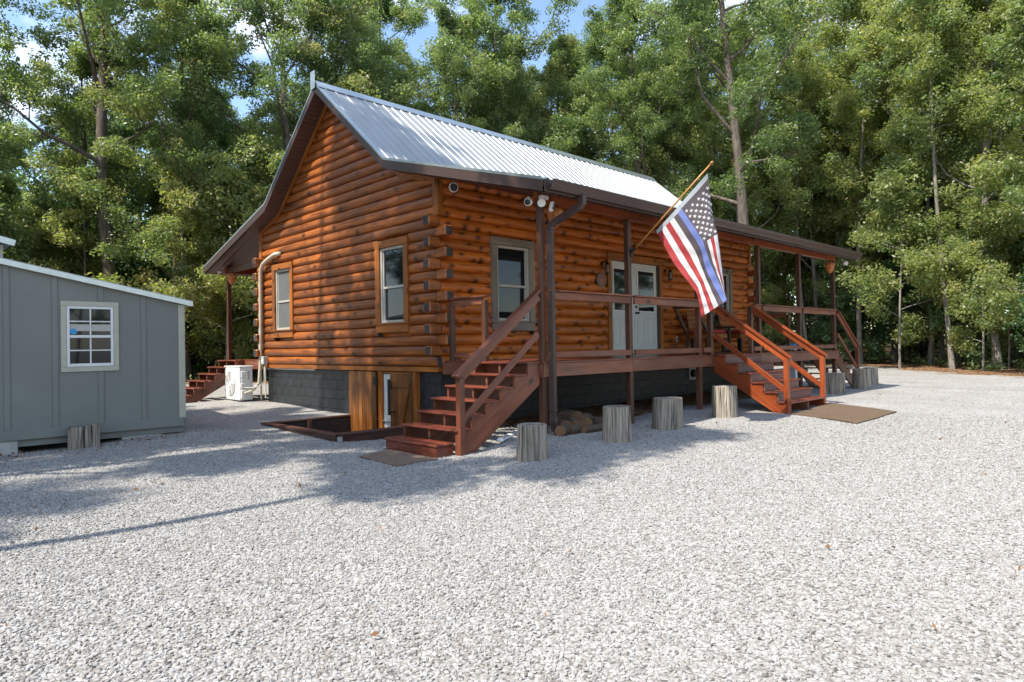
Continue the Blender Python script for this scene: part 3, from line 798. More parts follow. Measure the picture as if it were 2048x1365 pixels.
# roof boarding just below the metal
def deckm(m):
    for side in (0, 1):
        pts = slope_pts(side, -.012)
        for i in range(2):
            a = Vector((0, *pts[i])); b = Vector((0, *pts[i + 1])); t = (b - a).normalized()
            nn = Vector((0, -t.z, t.y)); nn = nn if nn.z > 0 else -nn
            x0, x1 = -XO + .01, LX + XO - .01
            q = []
            for h in (0, -.10):
                for p in (a, b):
                    for x in (x0, x1): q.append(Vector((x, p.y, p.z)) + (Vector((0, 0, h))))
            m.add(q, [(0, 1, 3, 2), (4, 6, 7, 5), (0, 4, 5, 1), (2, 3, 7, 6), (0, 2, 6, 4), (1, 5, 7, 3)])
part('roof_boarding', 'soffit', cabin, deckm)
# ridge cap and its end plate
rc = part('ridge_cap', 'galv', cabin, lambda m: m.extrude([(-.19, -.145), (-.165, -.115), (-.02, .03), (.02, .03), (.165, -.115), (.19, -.145), (.165, -.135), (0, .005), (-.165, -.135)], (-XO - .03, YR, ZRIDGE + .012), (LX + XO + .03, YR, ZRIDGE + .012), (0, 1, 0), (0, 0, 1)))
part('ridge_end_plate', 'galv', cabin, lambda m: m.box((-XO - .055, YR + .02, ZRIDGE + .05), (0, 0, 1), (0, 1, 0), (1, 0, 0), .36, .17, .012, .002))
# rake fascia with drip edge
for xs_, sx in ((-XO, -1), (LX + XO, 1)):
    for side in (0, 1):
        pts = slope_pts(side)
        for i in range(2):
            (ya, za), (yb, zb) = pts[i], pts[i + 1]
            def fas(m, ya=ya, za=za, yb=yb, zb=zb):
                P = []
                for x in (xs_ - .02 * sx * 0 - .012, xs_ + .012):
                    for (y, z) in ((ya, za), (yb, zb)):
                        for h in (-.185, -.008): P.append((x + sx * .012, y, z + h))
                m.add(P, [(0, 1, 3, 2), (4, 6, 7, 5), (0, 4, 5, 1), (2, 3, 7, 6), (0, 2, 6, 4), (1, 5, 7, 3)])
            part('fascia', 'brown', cabin, fas)
            def drip(m, ya=ya, za=za, yb=yb, zb=zb):
                P = []
                for x in (xs_ + sx * .028, xs_ - sx * .05):
                    for (y, z) in ((ya, za), (yb, zb)):
                        for h in (-.03, .012): P.append((x, y, z + h))
                m.add(P, [(0, 1, 3, 2), (4, 6, 7, 5), (0, 4, 5, 1), (2, 3, 7, 6), (0, 2, 6, 4), (1, 5, 7, 3)])
            part('drip_edge', 'galv', cabin, drip)
# soffit boards under the rake (narrow boards joined)
def rake_soffit(m):
    for side in (0, 1):
        pts = slope_pts(side, -.19)
        for i in range(2):
            a = Vector((0, *pts[i])); b = Vector((0, *pts[i + 1])); t = (b - a); L_ = t.length; t.normalize()
            if i == 1: L_ = min(L_, 1.15)
            nn = Vector((0, -t.z, t.y)); nn = nn if nn.z > 0 else -nn
            k = 0.0
            while k < L_ - .02:
                wl = min(.098, L_ - k - .004)
                m.box(a + t * (k + wl / 2) + Vector((-XO / 2 - .01, 0, 0)) + nn * .01, (1, 0, 0), t, nn, XO - .03, wl, .012, .003)
                k += .104
ob = part('rake_soffit', 'soffit', cabin, rake_soffit); ob['kind'] = 'stuff'
# ribbed porch ceilings
def ceiling(m, side):
    a = Vector((0, YE + .02, ZEAVE - .19)); b = Vector((0, 0.02, roof_z(0.02) - .19))
    P = []; x = -XO + .03; k = 0; xs_ = []
    while x < LX + XO - .03:
        xs_.append((x, 0 if k % 4 in (0, 1) else .012)); x += .028 if k % 2 else .048; k += 1
    n = len(xs_)
    for p in (a, b):
        for x, h in xs_:
            y = p.y if side == 0 else LY - p.y
            P.append((x, y, p.z + h))
    m.add(P, [((i, i + 1, n + i + 1, n + i) if side else (i, n + i, n + i + 1, i + 1)) for i in range(n - 1)])
part('porch_ceiling', 'soffit', cabin, lambda m: ceiling(m, 0)); part('porch_ceiling', 'soffit', cabin, lambda m: ceiling(m, 1))
# eave fascia and gutters
for side in (0, 1):
    f = (lambda y: y) if side == 0 else (lambda y: LY - y)
    s = -1 if side == 0 else 1
    abox('eave_fascia', 'brown', cabin, -XO + .02, LX + XO - .02, min(f(YE), f(YE) + s * .02), max(f(YE), f(YE) + s * .02), ZEAVE - .185, ZEAVE - .012)
    gp = [(0, 0), (0, -.115), (.03, -.13), (.06, -.13), (.085, -.085), (.10, -.04), (.12, -.012), (.12, .004), (.112, .004), (.112, -.01), (.09, -.04), (.075, -.085), (.056, -.12), (.01, -.11), (.01, 0)]
    part('gutter', 'brown', cabin, lambda m: m.extrude([(s * a, b) for a, b in gp], (-XO + .06, f(YE) + s * .022, ZEAVE - .028), (LX + XO + .03, f(YE) + s * .022, ZEAVE - .028), (0, 1, 0), (0, 0, 1)))
# downspout by the first porch post
def spout(m):
    m.tube([(.36, -2.865, 3.40), (.36, -2.865, 3.29), (.34, -2.82, 3.24), (.19, -2.50, 3.06), (.155, -2.435, 3.0), (.15, -2.425, 2.93), (.15, -2.425, .24), (.14, -2.44, .16), (.10, -2.5, .10), (.03, -2.58, .065)], .05, 4, sq=(.085, .085))
part('downspout', 'brown', cabin, spout)
for z in (2.95, .32): part('downspout_strap', 'brown', cabin, lambda m: m.abox(.1, .2, -2.475, -2.375, z, z + .03, .003))

# --- windows and doors
def window(axis, a, b, trim, zlo=WZ[0], zhi=WZ[1], screen=False, name='window'):
    """axis 1: on the x=0 wall between y=a..b; axis 0: on the y=0 wall between x=a..b; outward is negative"""
    def bx(m, o0, o1, h0, h1, z0, z1, bev=.004, grain=None, mi=0):
        if axis == 1: m.abox(o0, o1, h0, h1, z0, z1, bev, mi, grain={'h': 1, 'z': 2, None: 1}[grain])
        else: m.abox(h0, h1, o0, o1, z0, z1, bev, mi, grain={'h': 0, 'z': 2, None: 0}[grain])
    t = .135; sill = zlo + .15; o = -.085
    fr = part(name, 'vinyl', cabin, lambda m: (bx(m, -.05, .06, a + t + .004, a + t + .05, sill + .03, zhi - t - .004), bx(m, -.05, .06, b - t - .05, b - t - .004, sill + .03, zhi - t - .004), bx(m, -.05, .06, a + t + .05, b - t - .05, zhi - t - .05, zhi - t - .004), bx(m, -.05, .06, a + t + .05, b - t - .05, sill + .03, sill + .075)))
    P = lambda nm, mt, *q, **k: part(nm, mt, fr, lambda m: bx(m, *q, **k))
    P('trim_board', trim, o, .05, a, a + t, sill + .026, zhi - t - .002, grain='z'); P('trim_board', trim, o, .05, b - t, b, sill + .026, zhi - t - .002, grain='z')
    P('trim_board', trim, o - .004, .05, a, b, zhi - t, zhi, grain='h')
    P('sill', trim, o - .03, .05, a - .02, b + .02, sill, sill + .024, grain='h')
    P('apron', trim, o, .05, a + .01, b - .01, zlo, sill - .002, grain='h')
    i0, i1 = a + t + .055, b - t - .055; zm = (sill + zhi - t) / 2 - .03
    P('meeting_rail', 'vinyl', -.035, .04, i0, i1, zm - .022, zm + .022)
    P('pane', 'glass', -.004, .004, i0 - .01, i1 + .01, zm + .02, zhi - t - .045, bev=0)
    P('pane', 'glass', .014, .022, i0 - .01, i1 + .01, sill + .07, zm - .02, bev=0)
    P('sash_stile', 'vinyl', -.025, .035, i0 - .004, i0 + .022, sill + .076, zhi - t - .052); P('sash_stile', 'vinyl', -.025, .035, i1 - .022, i1 + .004, sill + .076, zhi - t - .052)
    if screen: P('insect_screen', 'screen', -.014, -.010, i0 + .02, i1 - .02, sill + .076, zhi - t - .052, bev=0)
    return fr
window(1, *WIN_G[0], 'trim'); window(1, *WIN_G[1], 'trim', screen=True)
window(0, *WIN_F[0], 'grey_trim'); window(0, *WIN_F[1], 'grey_trim')

# double entrance door
x0, x1, zt = DOOR
fr = part('door_frame', 'trim', cabin, lambda m: m.abox(x0, x0 + .125, -.085, .06, 1.045, zt - .152, grain=2))
part('door_trim', 'trim', fr, lambda m: m.abox(x1 - .125, x1, -.085, .06, 1.045, zt - .152, grain=2))
part('door_trim', 'trim', fr, lambda m: m.abox(x0, x1, -.09, .06, zt - .15, zt, grain=0))
part('jamb', 'charcoal', fr, lambda m: m.abox(x1 - .165, x1 - .127, -.05, .07, 1.045, zt - .152))
xm = (x0 + x1) / 2 - .02
for (a, b, nm) in ((x0 + .13, xm - .003, 'L'), (xm + .003, x1 - .17, 'R')):
    zl, zh = 1.05, zt - .158
    d = part('door', 'door', cabin, lambda m: m.abox(a, b, -.012, .035, zl, zh, .003))
    gx0, gx1 = a + .14, b - .14; g0, g1 = zl + .98, zh - .17
    part('pane', 'glass', d, lambda m: m.abox(gx0, gx1, -.022, -.014, g0, g1, 0))
    for q in ((gx0 - .035, gx1 + .035, g1, g1 + .035), (gx0 - .035, gx1 + .035, g0 - .035, g0), (gx0 - .035, gx0, g0, g1), (gx1, gx1 + .035, g0, g1)):
        part('glazing_bead', 'white', d, lambda m: m.abox(q[0], q[1], -.034, -.0125, q[2], q[3], .006))
    for (p0, p1) in ((a + .1, (a + b) / 2 - .06), ((a + b) / 2 + .06, b - .1)):
        for q in ((p0, p1, zl + .82, zl + .85), (p0, p1, zl + .22, zl + .25), (p0, p0 + .03, zl + .25, zl + .82), (p1 - .03, p1, zl + .25, zl + .82)):
            part('panel_moulding', 'door', d, lambda m: m.abox(q[0], q[1], -.024, -.0125, q[2], q[3], .008))
    if nm == 'R':
        part('handle', 'black', d, lambda m: (m.lathe((a + .06, -.013, zl + .93), [(.028, 0), (.028, .01), (.012, .015), (.012, .05), (.03, .055), (.03, .08), (.015, .09)], 12, axis=(0, -1, 0))))
        part('deadbolt', 'black', d, lambda m: m.lathe((a + .06, -.013, zl + 1.07), [(.028, 0), (.028, .02), (.012, .025)], 12, axis=(0, -1, 0)))

# wall lanterns and the oval plaque
for lx, lab in ((4.37, 'black wall lantern above the oval plaque beside the white doors'), (6.79, 'black wall lantern on the logs with no plaque under it')):
    la_ = empty('wall_lantern', (lx, -.06, 2.95), lab, 'lantern', 'lanterns flanking the double door')
    part('back_plate', 'black', la_, lambda m: m.lathe((lx - .0, -.055, 3.0), [(.05, 0), (.05, .012), (.02, .02)], 12, axis=(0, -1, 0)))
    part('arm', 'black', la_, lambda m: m.tube([(lx, -.07, 2.99), (lx, -.12, 3.05), (lx, -.18, 3.08), (lx, -.2, 3.04)], .01, 6))
    part('cap', 'black', la_, lambda m: m.lathe((lx, -.2, 2.97), [(.055, 0), (.06, .01), (.025, .05), (.01, .08)], 12))
    part('glass_cylinder', 'lampglass', la_, lambda m: m.lathe((lx, -.2, 2.80), [(.035, 0), (.04, .02), (.04, .15), (.035, .169)], 12), True)
    part('base', 'black', la_, lambda m: m.lathe((lx, -.2, 2.765), [(.012, 0), (.045, .012), (.05, .034)], 12))
    for k in range(4):
        t = k * math.pi / 2 + .4
        part('cage_bar', 'black', la_, lambda m: m.tube([(lx + .05 * math.cos(t), -.2 + .05 * math.sin(t), 2.795), (lx + .05 * math.cos(t), -.2 + .05 * math.sin(t), 2.975)], .005, 5))
pq = empty('oval_plaque', (4.32, -.07, 2.5), 'small oval slate plaque with a red flower print on the logs', 'plaque')
def oval(m, rx, rz, y0, y1):
    n = 24; P = [(4.32 + rx * math.cos(2 * math.pi * k / n), y, 2.655 + rz * math.sin(2 * math.pi * k / n)) for y in (y0, y1) for k in range(n)]
    m.add(P, [(k, (k + 1) % n, n + (k + 1) % n, n + k) for k in range(n)] + [tuple(range(n)), tuple(range(n, 2 * n))[::-1]])
part('plate', 'plaque', pq, lambda m: oval(m, .155, .155, -.085, -.065)); part('printed_wreath', 'bouquet', pq, lambda m: oval(m, .105, .115, -.088, -.0855))

# --- porches
ZD = 1.04; YP = -2.33; PW = 0.092
def post(x, y, z0, z1, parent, mat='post', nm='post', w_=PW):
    return bar(nm, mat, parent, (x, y, z0), (x, y, z1), w_, w_, up=(1, 0, 0), bev=.006)

def porch(side):
    f = (lambda y: y) if side == 0 else (lambda y: LY - y)
    pr = empty('porch', (LX / 2, f(-1.2), 0), 'red brown timber front porch facing the gravel yard' if side == 0 else 'red brown timber back porch behind the cabin', 'porch')
    # deck boards run along the house
    y = -0.10; nb = 16; wb = (2.30) / nb
    for k in range(nb):
        yc = -0.10 - (k + .5) * wb
        abox('deck_board', 'tread', pr, 0.0, LX + .1, min(f(yc - wb / 2 + .003), f(yc + wb / 2 - .003)), max(f(yc - wb / 2 + .003), f(yc + wb / 2 - .003)), ZD - .028, ZD, .003)
    ye = f(-2.40); s = -1 if side == 0 else 1
    yi = ye - s * .04
    cuts = [0.0, 2.16, 4.74, 8.95, LX + .1] if side == 0 else [0, 5, LX + .1]
    for a, b in zip(cuts, cuts[1:]):
        abox('rim_board', 'deck', pr, a + .002, b - .002, min(ye, yi), max(ye, yi), ZD - .225, ZD - .031)
    abox('rim_board', 'deck', pr, -.02, .02, min(f(-.09), f(-2.36)), max(f(-.09), f(-2.36)), ZD - .225, ZD - .031, grain=1)
    abox('rim_board', 'deck', pr, LX + .08, LX + .12, min(f(-.09), f(-2.36)), max(f(-.09), f(-2.36)), ZD - .225, ZD - .031, grain=1)
    for x in np.arange(.8, LX, .8): abox('joist', 'post', pr, x, x + .04, min(f(-.1), f(-2.35)), max(f(-.1), f(-2.35)), ZD - .2, ZD - .031, grain=1)
    return pr
front = porch(0)
# posts carrying the porch roof
for x in (0.05, 2.16, 4.37, 6.86, 8.955, 11.09): post(x, YP, gz(x, YP) - .1, 3.345, front)
# beam under the eave
for a, b in ((-.05, 4.4), (4.4, 8.0), (8.0, 11.2)): abox('beam', 'beam', front, a + .002, b - .002, YP - .045, YP + .045, 3.347, 3.53)
# rails
def rail(parent, p0, p1, cap=True, z=2.08, low=True):
    p0 = Vector(p0); p1 = Vector(p1)
    if cap: bar('rail_cap', 'deck', parent, (p0.x, p0.y, z - .0125), (p1.x, p1.y, z - .0125), .115, .026)
    bar('top_rail', 'deck', parent, (p0.x, p0.y, z - .085), (p1.x, p1.y, z - .085), .04, .112)
    if low: bar('bottom_rail', 'deck', parent, (p0.x, p0.y, 1.135), (p1.x, p1.y, 1.135), .04, .09)
ya = YP - .072
rail(front, (.10, ya, 0), (2.11, ya, 0)); rail(front, (2.215, ya, 0), (4.32, ya, 0)); rail(front, (4.42, ya, 0), (4.70, ya, 0))
rail(front, (6.47, ya, 0), (6.81, ya, 0)); rail(front, (6.91, ya, 0), (8.90, ya, 0)); rail(front, (9.01, ya, 0), (11.04, ya, 0))
post(4.75, YP - .03, ZD, 1.99, front, nm='rail_post'); post(6.42, YP - .03, ZD, 2.03, front, nm='rail_post')
for x in (0.03, LX + .03):
    post(x, -.30, ZD, 2.02, front, nm='rail_post', w_=.085); post(x, -1.12, ZD, 2.0, front, nm='rail_post', w_=.085)
    bar('rail_cap', 'deck', front, (x, -.24, 2.065), (x, -1.19, 2.065), .12, .03)
    bar('top_rail', 'deck', front, (x, -.33, 1.99), (x, -1.08, 1.99), .04, .10)
    bar('bottom_rail', 'deck', front, (x, -.34, 1.14), (x, -1.075, 1.14), .04, .07)
back = porch(1)
for x in (0.05, 3.7, 7.4, 11.05): post(x, LY + 2.28, gz(x, LY + 2.3) - .1, 3.345, back)
abox('beam', 'beam', back, -.05, 11.15, LY + 2.235, LY + 2.325, 3.347, 3.53)
abox('beam', 'post', back, 0.005, .095, LY + .1, LY + 2.23, 3.345, 3.50, grain=1)

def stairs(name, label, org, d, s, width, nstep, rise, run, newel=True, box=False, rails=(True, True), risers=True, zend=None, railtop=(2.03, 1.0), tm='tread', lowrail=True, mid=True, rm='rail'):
    """org: deck-edge point on the stringer line; d: unit vector down the flight; s: unit vector across; treads k=0 at deck level"""
    org = Vector(org); d = Vector(d); s = Vector(s)
    zg = gz(*(org + d * run * nstep + s * width / 2)[:2])
    st = empty(name, (org + s * width / 2 + d * run * nstep / 2).to_tuple()[:2] + (zg,), label, 'stairs')
    up = Vector((0, 0, 1))
    # notched stringers
    for off in ([0.02, width / 2, width - .02] if mid else [.02, width - .02]):
        P = []; n = nstep
        pts = [(0, -.03)]
        for k in range(n + 1):
            x = run * (k + 1) - .02; pts.append((x, -.03 - rise * k)); 
            if k < n: pts.append((x, -.03 - rise * (k + 1)))
        zlow = zg - ZD - .02
        xe = pts[-1][0]
        pts.append((xe, zlow)); pts.append((xe - .28, zlow)); pts.append((0, -.03 - rise - .13))
        m = MB()
        b0 = org + s * (off - .019); b1 = org + s * (off + .019)
        prof = pts
        m.extrude([(x, z) for x, z in prof], b0, b1, d, up)
        for i_, v_ in enumerate(m.v):   # grain along the flight
            q = Vector(v_) - org; m.g[i_] = (q.dot(d) * .8 - q.z * .55, q.dot(s), q.z * .8 + q.dot(d) * .55)
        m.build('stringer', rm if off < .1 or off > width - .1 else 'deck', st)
    for k in range(nstep + 1):
        z = ZD - rise * k
        for j in (0, 1):
            c = org + d * (run * k + run * (.26 + .5 * j) + .01) + s * width / 2 + up * (z - ZD - .014)
            part('tread', tm, st, lambda m: m.box(c, s, d, up, width + .05, run * .49, .03, .006))
        if risers and k < nstep + 0:
            c = org + d * (run * (k + 1) - .012) + s * width / 2 + up * (z - ZD - .03 - (rise - .03) / 2)
            part('riser', 'riser', st, lambda m: m.box(c, s, up, d, width - .06, rise - .035, .016, .002))
    if newel:
        for i, off in enumerate((-.03, width + .03)):
            if not rails[i]: continue
            x_n = run * (nstep + 1) - .06
            b = org + d * x_n + s * off
            zb = gz(b.x, b.y) - .04
            zt_ = railtop[1]
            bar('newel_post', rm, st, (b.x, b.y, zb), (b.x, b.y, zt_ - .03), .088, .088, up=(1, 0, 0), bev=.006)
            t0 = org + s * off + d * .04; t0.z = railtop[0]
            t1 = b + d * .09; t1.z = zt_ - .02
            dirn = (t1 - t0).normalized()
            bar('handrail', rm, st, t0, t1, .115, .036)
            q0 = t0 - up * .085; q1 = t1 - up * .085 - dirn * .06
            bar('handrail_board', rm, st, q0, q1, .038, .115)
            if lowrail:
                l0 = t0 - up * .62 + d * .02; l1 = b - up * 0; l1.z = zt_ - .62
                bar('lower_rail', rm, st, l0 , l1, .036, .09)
    return st, zg
# left flight of the front porch, falling toward -x
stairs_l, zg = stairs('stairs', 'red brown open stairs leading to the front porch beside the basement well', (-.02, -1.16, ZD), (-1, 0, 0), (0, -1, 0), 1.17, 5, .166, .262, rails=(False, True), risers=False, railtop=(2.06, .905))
zq = gz(-1.7, -1.8)
part('bottom_step', 'tread', stairs_l, lambda m: m.abox(-1.86, -1.585, -2.27, -1.14, zq - .05, .008, .008, grain=1))
part('step_board', 'tread', stairs_l, lambda m: m.abox(-1.875, -1.735, -2.285, -1.125, .011, .045, .006, grain=1)); part('step_board', 'tread', stairs_l, lambda m: m.abox(-1.728, -1.585, -2.285, -1.125, .011, .045, .006, grain=1))
# middle flight, falling toward the yard
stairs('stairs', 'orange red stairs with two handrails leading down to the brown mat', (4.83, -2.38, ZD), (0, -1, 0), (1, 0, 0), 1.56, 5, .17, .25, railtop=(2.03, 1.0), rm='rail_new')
# far flight at the end of the porch
stairs('stairs', 'brown stairs at the far end of the front porch toward the woods', (LX + .12, -1.16, ZD), (1, 0, 0), (0, -1, 0), 1.17, 5, .166, .25, rails=(False, True), risers=False, railtop=(2.06, 1.12))
# back flight beside the heat pump
stairs('stairs', 'plain brown stairs without handrails beside the white heat pump', (-.02, LY + 2.28, ZD), (-1, 0, 0), (0, -1, 0), 1.12, 5, .163, .25, newel=False, risers=False)

# ------------------------------------------------------------------ basement entrance well
W0, W1, W2, W3 = WELL
well = empty('basement_well', ((W0) / 2, (W2 + W3) / 2, -.2), 'dark stained timber kerb around the sunken basement entrance', 'stairwell')
zc = -.03
part('kerb_board', 'kerb', well, lambda m: m.abox(W0 - .05, W0 - .003, W2 - .05, W3 + .05, -.45, zc - .04, grain=1))
part('kerb_board', 'kerb', well, lambda m: m.abox(W0 - .001, -.03, W2 - .05, W2 - .003, -.45, zc - .04, grain=0))
part('kerb_board', 'kerb', well, lambda m: m.abox(W0 - .001, -.03, W3 + .003, W3 + .05, -.45, zc - .04, grain=0))
part('kerb_cap', 'kerb', well, lambda m: m.abox(W0 - .085, W0 + .05, W2 - .085, W3 + .085, zc - .037, zc, .008, grain=1))
part('kerb_cap', 'kerb', well, lambda m: m.abox(W0 + .053, -.1, W2 - .085, W2 + .05, zc - .037, zc - .001, .008, grain=0))
part('kerb_cap', 'kerb', well, lambda m: m.abox(W0 + .053, -.03, W3 - .05, W3 + .085, zc - .037, zc - .001, .008, grain=0))
part('liner', 'welldark', well, lambda m: (m.abox(W0, W0 + .03, W2, W3, -1.3, zc - .06, 0), m.abox(W0 + .03, W1, W2, W2 + .03, -1.3, zc - .06, 0), m.abox(W0 + .03, W1, W3 - .03, W3, -1.3, zc - .06, 0)))
part('liner_post', 'kerb', well, lambda m: m.abox(-1.0, -.92, W3 - .1, W3 - .031, -1.2, zc - .04, grain=2))
part('floor', 'concrete', well, lambda m: m.abox(W0, W1 + .05, W2, W3, -1.4, -1.3, 0))
part('corner_footing', 'concrete', well, lambda m: m.abox(W0 - .02, W0 + .07, W2 - .058, W2 - .051, -.3, zc - .05, .002))

bd = empty('basement_door', (0, 1.75, -1.25), 'white glazed basement door between two plank shutters', 'door')
part('frame', 'trim', bd, lambda m: m.abox(-.02, .12, .67, .775, -1.3, ZB - .01, grain=2))
part('frame', 'trim', bd, lambda m: m.abox(-.02, .12, 1.76, 1.89, -1.3, ZB - .01, grain=2))
part('frame', 'trim', bd, lambda m: m.abox(.0, .12, .777, 1.758, ZB - .05, ZB - .01, grain=1))
dl = part('leaf', 'white', bd, lambda m: (m.abox(.03, .08, 1.66, 1.755, -1.3, ZB - .06), m.abox(.03, .08, .78, .875, -1.3, ZB - .06), m.abox(.031, .079, .876, 1.659, ZB - .16, ZB - .06), m.abox(.031, .079, .876, 1.659, -.06, .02), m.abox(.031, .079, .876, 1.659, -1.3, -1.1), m.abox(.05, .06, .876, 1.659, -1.1, -.06)))
part('pane', 'glass', dl, lambda m: m.abox(.05, .06, .876, 1.659, .02, ZB - .16, 0))
part('blind_slat', 'white', dl, lambda m: m.abox(.064, .07, 1.0, 1.55, .3, .33, .002))
part('back_wall', 'welldark', bd, lambda m: m.abox(.13, .16, .6, 2.9, -1.3, ZB - .02, 0))
# left shutter folded flat against the blocks
k = 0
yy = 1.885
while yy < 2.84:
    yb = min(yy + .118, 2.845)
    part('shutter_plank', 'plank', bd, lambda m: m.abox(-.075, -.045, yy + .0015, yb - .0015, -1.1, ZB - .02, .004, grain=2)); yy += .1195
part('shutter_edge_board', 'plank', bd, lambda m: m.abox(-.043, .0, 1.90, 2.84, .55, .68, .003, grain=1))
part('hinge', 'black', bd, lambda m: m.abox(-.083, -.076, 1.83, 1.97, .59, .73, .003)) 
# right shutter ajar
hy = 0.78; ang = R(4)
dv = Vector((-math.sin(ang), math.cos(ang), 0)); nv = Vector((-math.cos(ang), -math.sin(ang), 0))
h0 = Vector((-.04, hy, 0))
for k in range(5):
    c = h0 + dv * (.06 + k * .118); c.z = (-1.1 + ZB - .035) / 2
    part('shutter_plank', 'plank', bd, lambda m: m.box(c, (0, 0, 1), dv, nv, ZB - .035 + 1.1, .115, .028, .004))
def brace(z0, z1, a0, a1, wd):
    p = h0 + dv * a0 + nv * .03; q = h0 + dv * a1 + nv * .03; p.z = z0; q.z = z1
    bar('shutter_brace', 'plank', bd, p, q, .03, wd, up=(0, 0, 1) if abs(z0 - z1) < .1 else tuple(dv))
brace(.61, .61, .02, .54, .1); brace(.54, -.62, .06, .42, .085)
part('latch', 'black', bd, lambda m: m.box(h0 + dv * .52 + nv * .03 + Vector((0, 0, .12)), dv, (0, 0, 1), nv, .17, .03, .02, .004))
part('strap_hinge', 'black', bd, lambda m: m.box(h0 + dv * .52 + nv * .052 + Vector((0, 0, .6)), dv, (0, 0, 1), nv, .03, .14, .02, .004))

# ------------------------------------------------------------------ porch furnishings and fittings
# flag on a pole
fl = empty('flag', (2.25, -3.0, 1.66), 'hanging flag with stars and red, white, black and blue stripes on the porch post', 'flag')
pb = Vector((2.20, -2.385, 2.80)); pt = Vector((2.25, -3.83, 3.985))
part('pole', 'pole', fl, lambda m: m.tube([pb, pb.lerp(pt, .3), pb.lerp(pt, .7), pt], [.014, .014, .014, .013], 10), True)
part('finial', 'pole', fl, lambda m: m.lathe(pt, [(.012, -.02), (.02, 0), (.024, .02), (.018, .045), (.004, .055)], 10, axis=(pt - pb)), True)
part('bracket', 'black', fl, lambda m: (m.tube([pb - (pt - pb) * .03, pb + (pt - pb) * .06], .022, 8), m.abox(2.165, 2.235, -2.392, -2.378, 2.72, 2.86, .003)))
def cloth_mat(name, c, tr=0.25):
    m, N, L, b = newmat(name); N.remove(b); out = N['Material Output']
    t = N.new('ShaderNodeTexCoord'); n = N.new('ShaderNodeTexNoise'); n.inputs['Scale'].default_value = 5; n.inputs['Detail'].default_value = 5
    L.new(t.outputs['Object'], n.inputs['Vector'])
    r = ramp(N, [(0.3, [x * .9 for x in c]), (0.7, [min(1, x * 1.06) for x in c])]); L.new(n.outputs['Fac'], r.inputs['Fac'])
    d = N.new('ShaderNodeBsdfPrincipled'); d.inputs['Roughness'].default_value = .75; d.inputs['Specular IOR Level'].default_value = .2
    L.new(r.outputs[0], d.inputs['Base Color']); x = N.new('ShaderNodeBsdfTranslucent'); L.new(r.outputs[0], x.inputs['Color'])
    ms = N.new('ShaderNodeMixShader'); ms.inputs[0].default_value = tr
    L.new(d.outputs[0], ms.inputs[1]); L.new(x.outputs[0], ms.inputs[2]); L.new(ms.outputs[0], out.inputs['Surface']); return m
FM = [cloth_mat('flag_white', (.66, .66, .66)), cloth_mat('flag_red', (.40, .055, .058)), cloth_mat('flag_black', (.105, .088, .098)), cloth_mat('flag_blue', (.17, .22, .50)), cloth_mat('flag_hem', (.40, .43, .46))]
VN = [0, 3 / 13, 7 / 13, 8 / 13, 1]
UN = [0, .35, .6, 1]
NET = [[(2.25, -3.774, 3.855), (2.45, -3.754, 3.055), (2.5, -3.784, 2.553), (2.55, -3.78, 2.052)],
       [(2.25, -3.565, 3.687), (2.31, -3.88, 2.976), (2.35, -3.915, 2.527), (2.39, -3.956, 1.995)],
       [(2.25, -3.269, 3.449), (2.19, -3.702, 2.843), (2.23, -3.798, 2.492), (2.27, -4.035, 1.917)],
       [(2.25, -3.204, 3.388), (2.17, -3.669, 2.73), (2.2, -3.737, 2.397), (2.25, -3.988, 1.867)],
       [(2.25, -2.835, 3.105), (2.25, -3.176, 2.518), (2.18, -3.589, 2.049), (2.21, -3.64, 1.656)]]
NETA = np.array(NET)
def lag(u):
    w_ = []
    for i in range(4):
        p = 1
        for j in range(4):
            if i != j: p *= (u - UN[j]) / (UN[i] - UN[j])
        w_.append(p)
    return np.array(w_)
def fsurf(u, v):
    # piecewise-linear with a little cubic along the fly, smooth across
    k = min(2, max(0, [i for i in range(3) if u >= UN[i]][-1])); t = (u - UN[k]) / (UN[k + 1] - UN[k])
    ws = np.zeros(4); ws[k] = 1 - t; ws[k + 1] = t
    wu = 0.88 * ws + 0.12 * lag(u)
    cu = np.tensordot(wu, NETA, axes=(0, 1))
    kv = min(3, [i for i in range(4) if v >= VN[i]][-1]); tv = (v - VN[kv]) / (VN[kv + 1] - VN[kv])
    p = cu[kv] * (1 - tv) + cu[kv + 1] * tv
    rip = 0.022 * min(1, u * 3) * math.sin(9 * v + 3.2 * u) + 0.012 * min(1, u * 2.5) * math.sin(24 * v - 7 * u + 1) + .006 * min(1, u * 4) * math.sin(40 * (v * .6 + u))
    return Vector((p[0] + rip, p[1] + rip * .35, p[2]))
NU, NV = 60, 52
m = MB(); P = [fsurf(i / NU, j / NV) for j in range(NV + 1) for i in range(NU + 1)]
F = []; MI = []
for j in range(NV):
    for i in range(NU):
        u = (i + .5) / NU; v = (j + .5) / NV; s_ = int(v * 13)
        if u < .03: c = 4
        elif v < 7 / 13 and u < .39: c = 2
        else: c = {6: 2, 7: 3, 8: 2}.get(s_, 1 if s_ % 2 == 0 else 0)
        F.append((j * (NU + 1) + i, j * (NU + 1) + i + 1, (j + 1) * (NU + 1) + i + 1, (j + 1) * (NU + 1) + i)); MI.append(c)
m.add(P, F); m.mi = MI
cl = m.build('cloth', FM, fl, smooth=True)
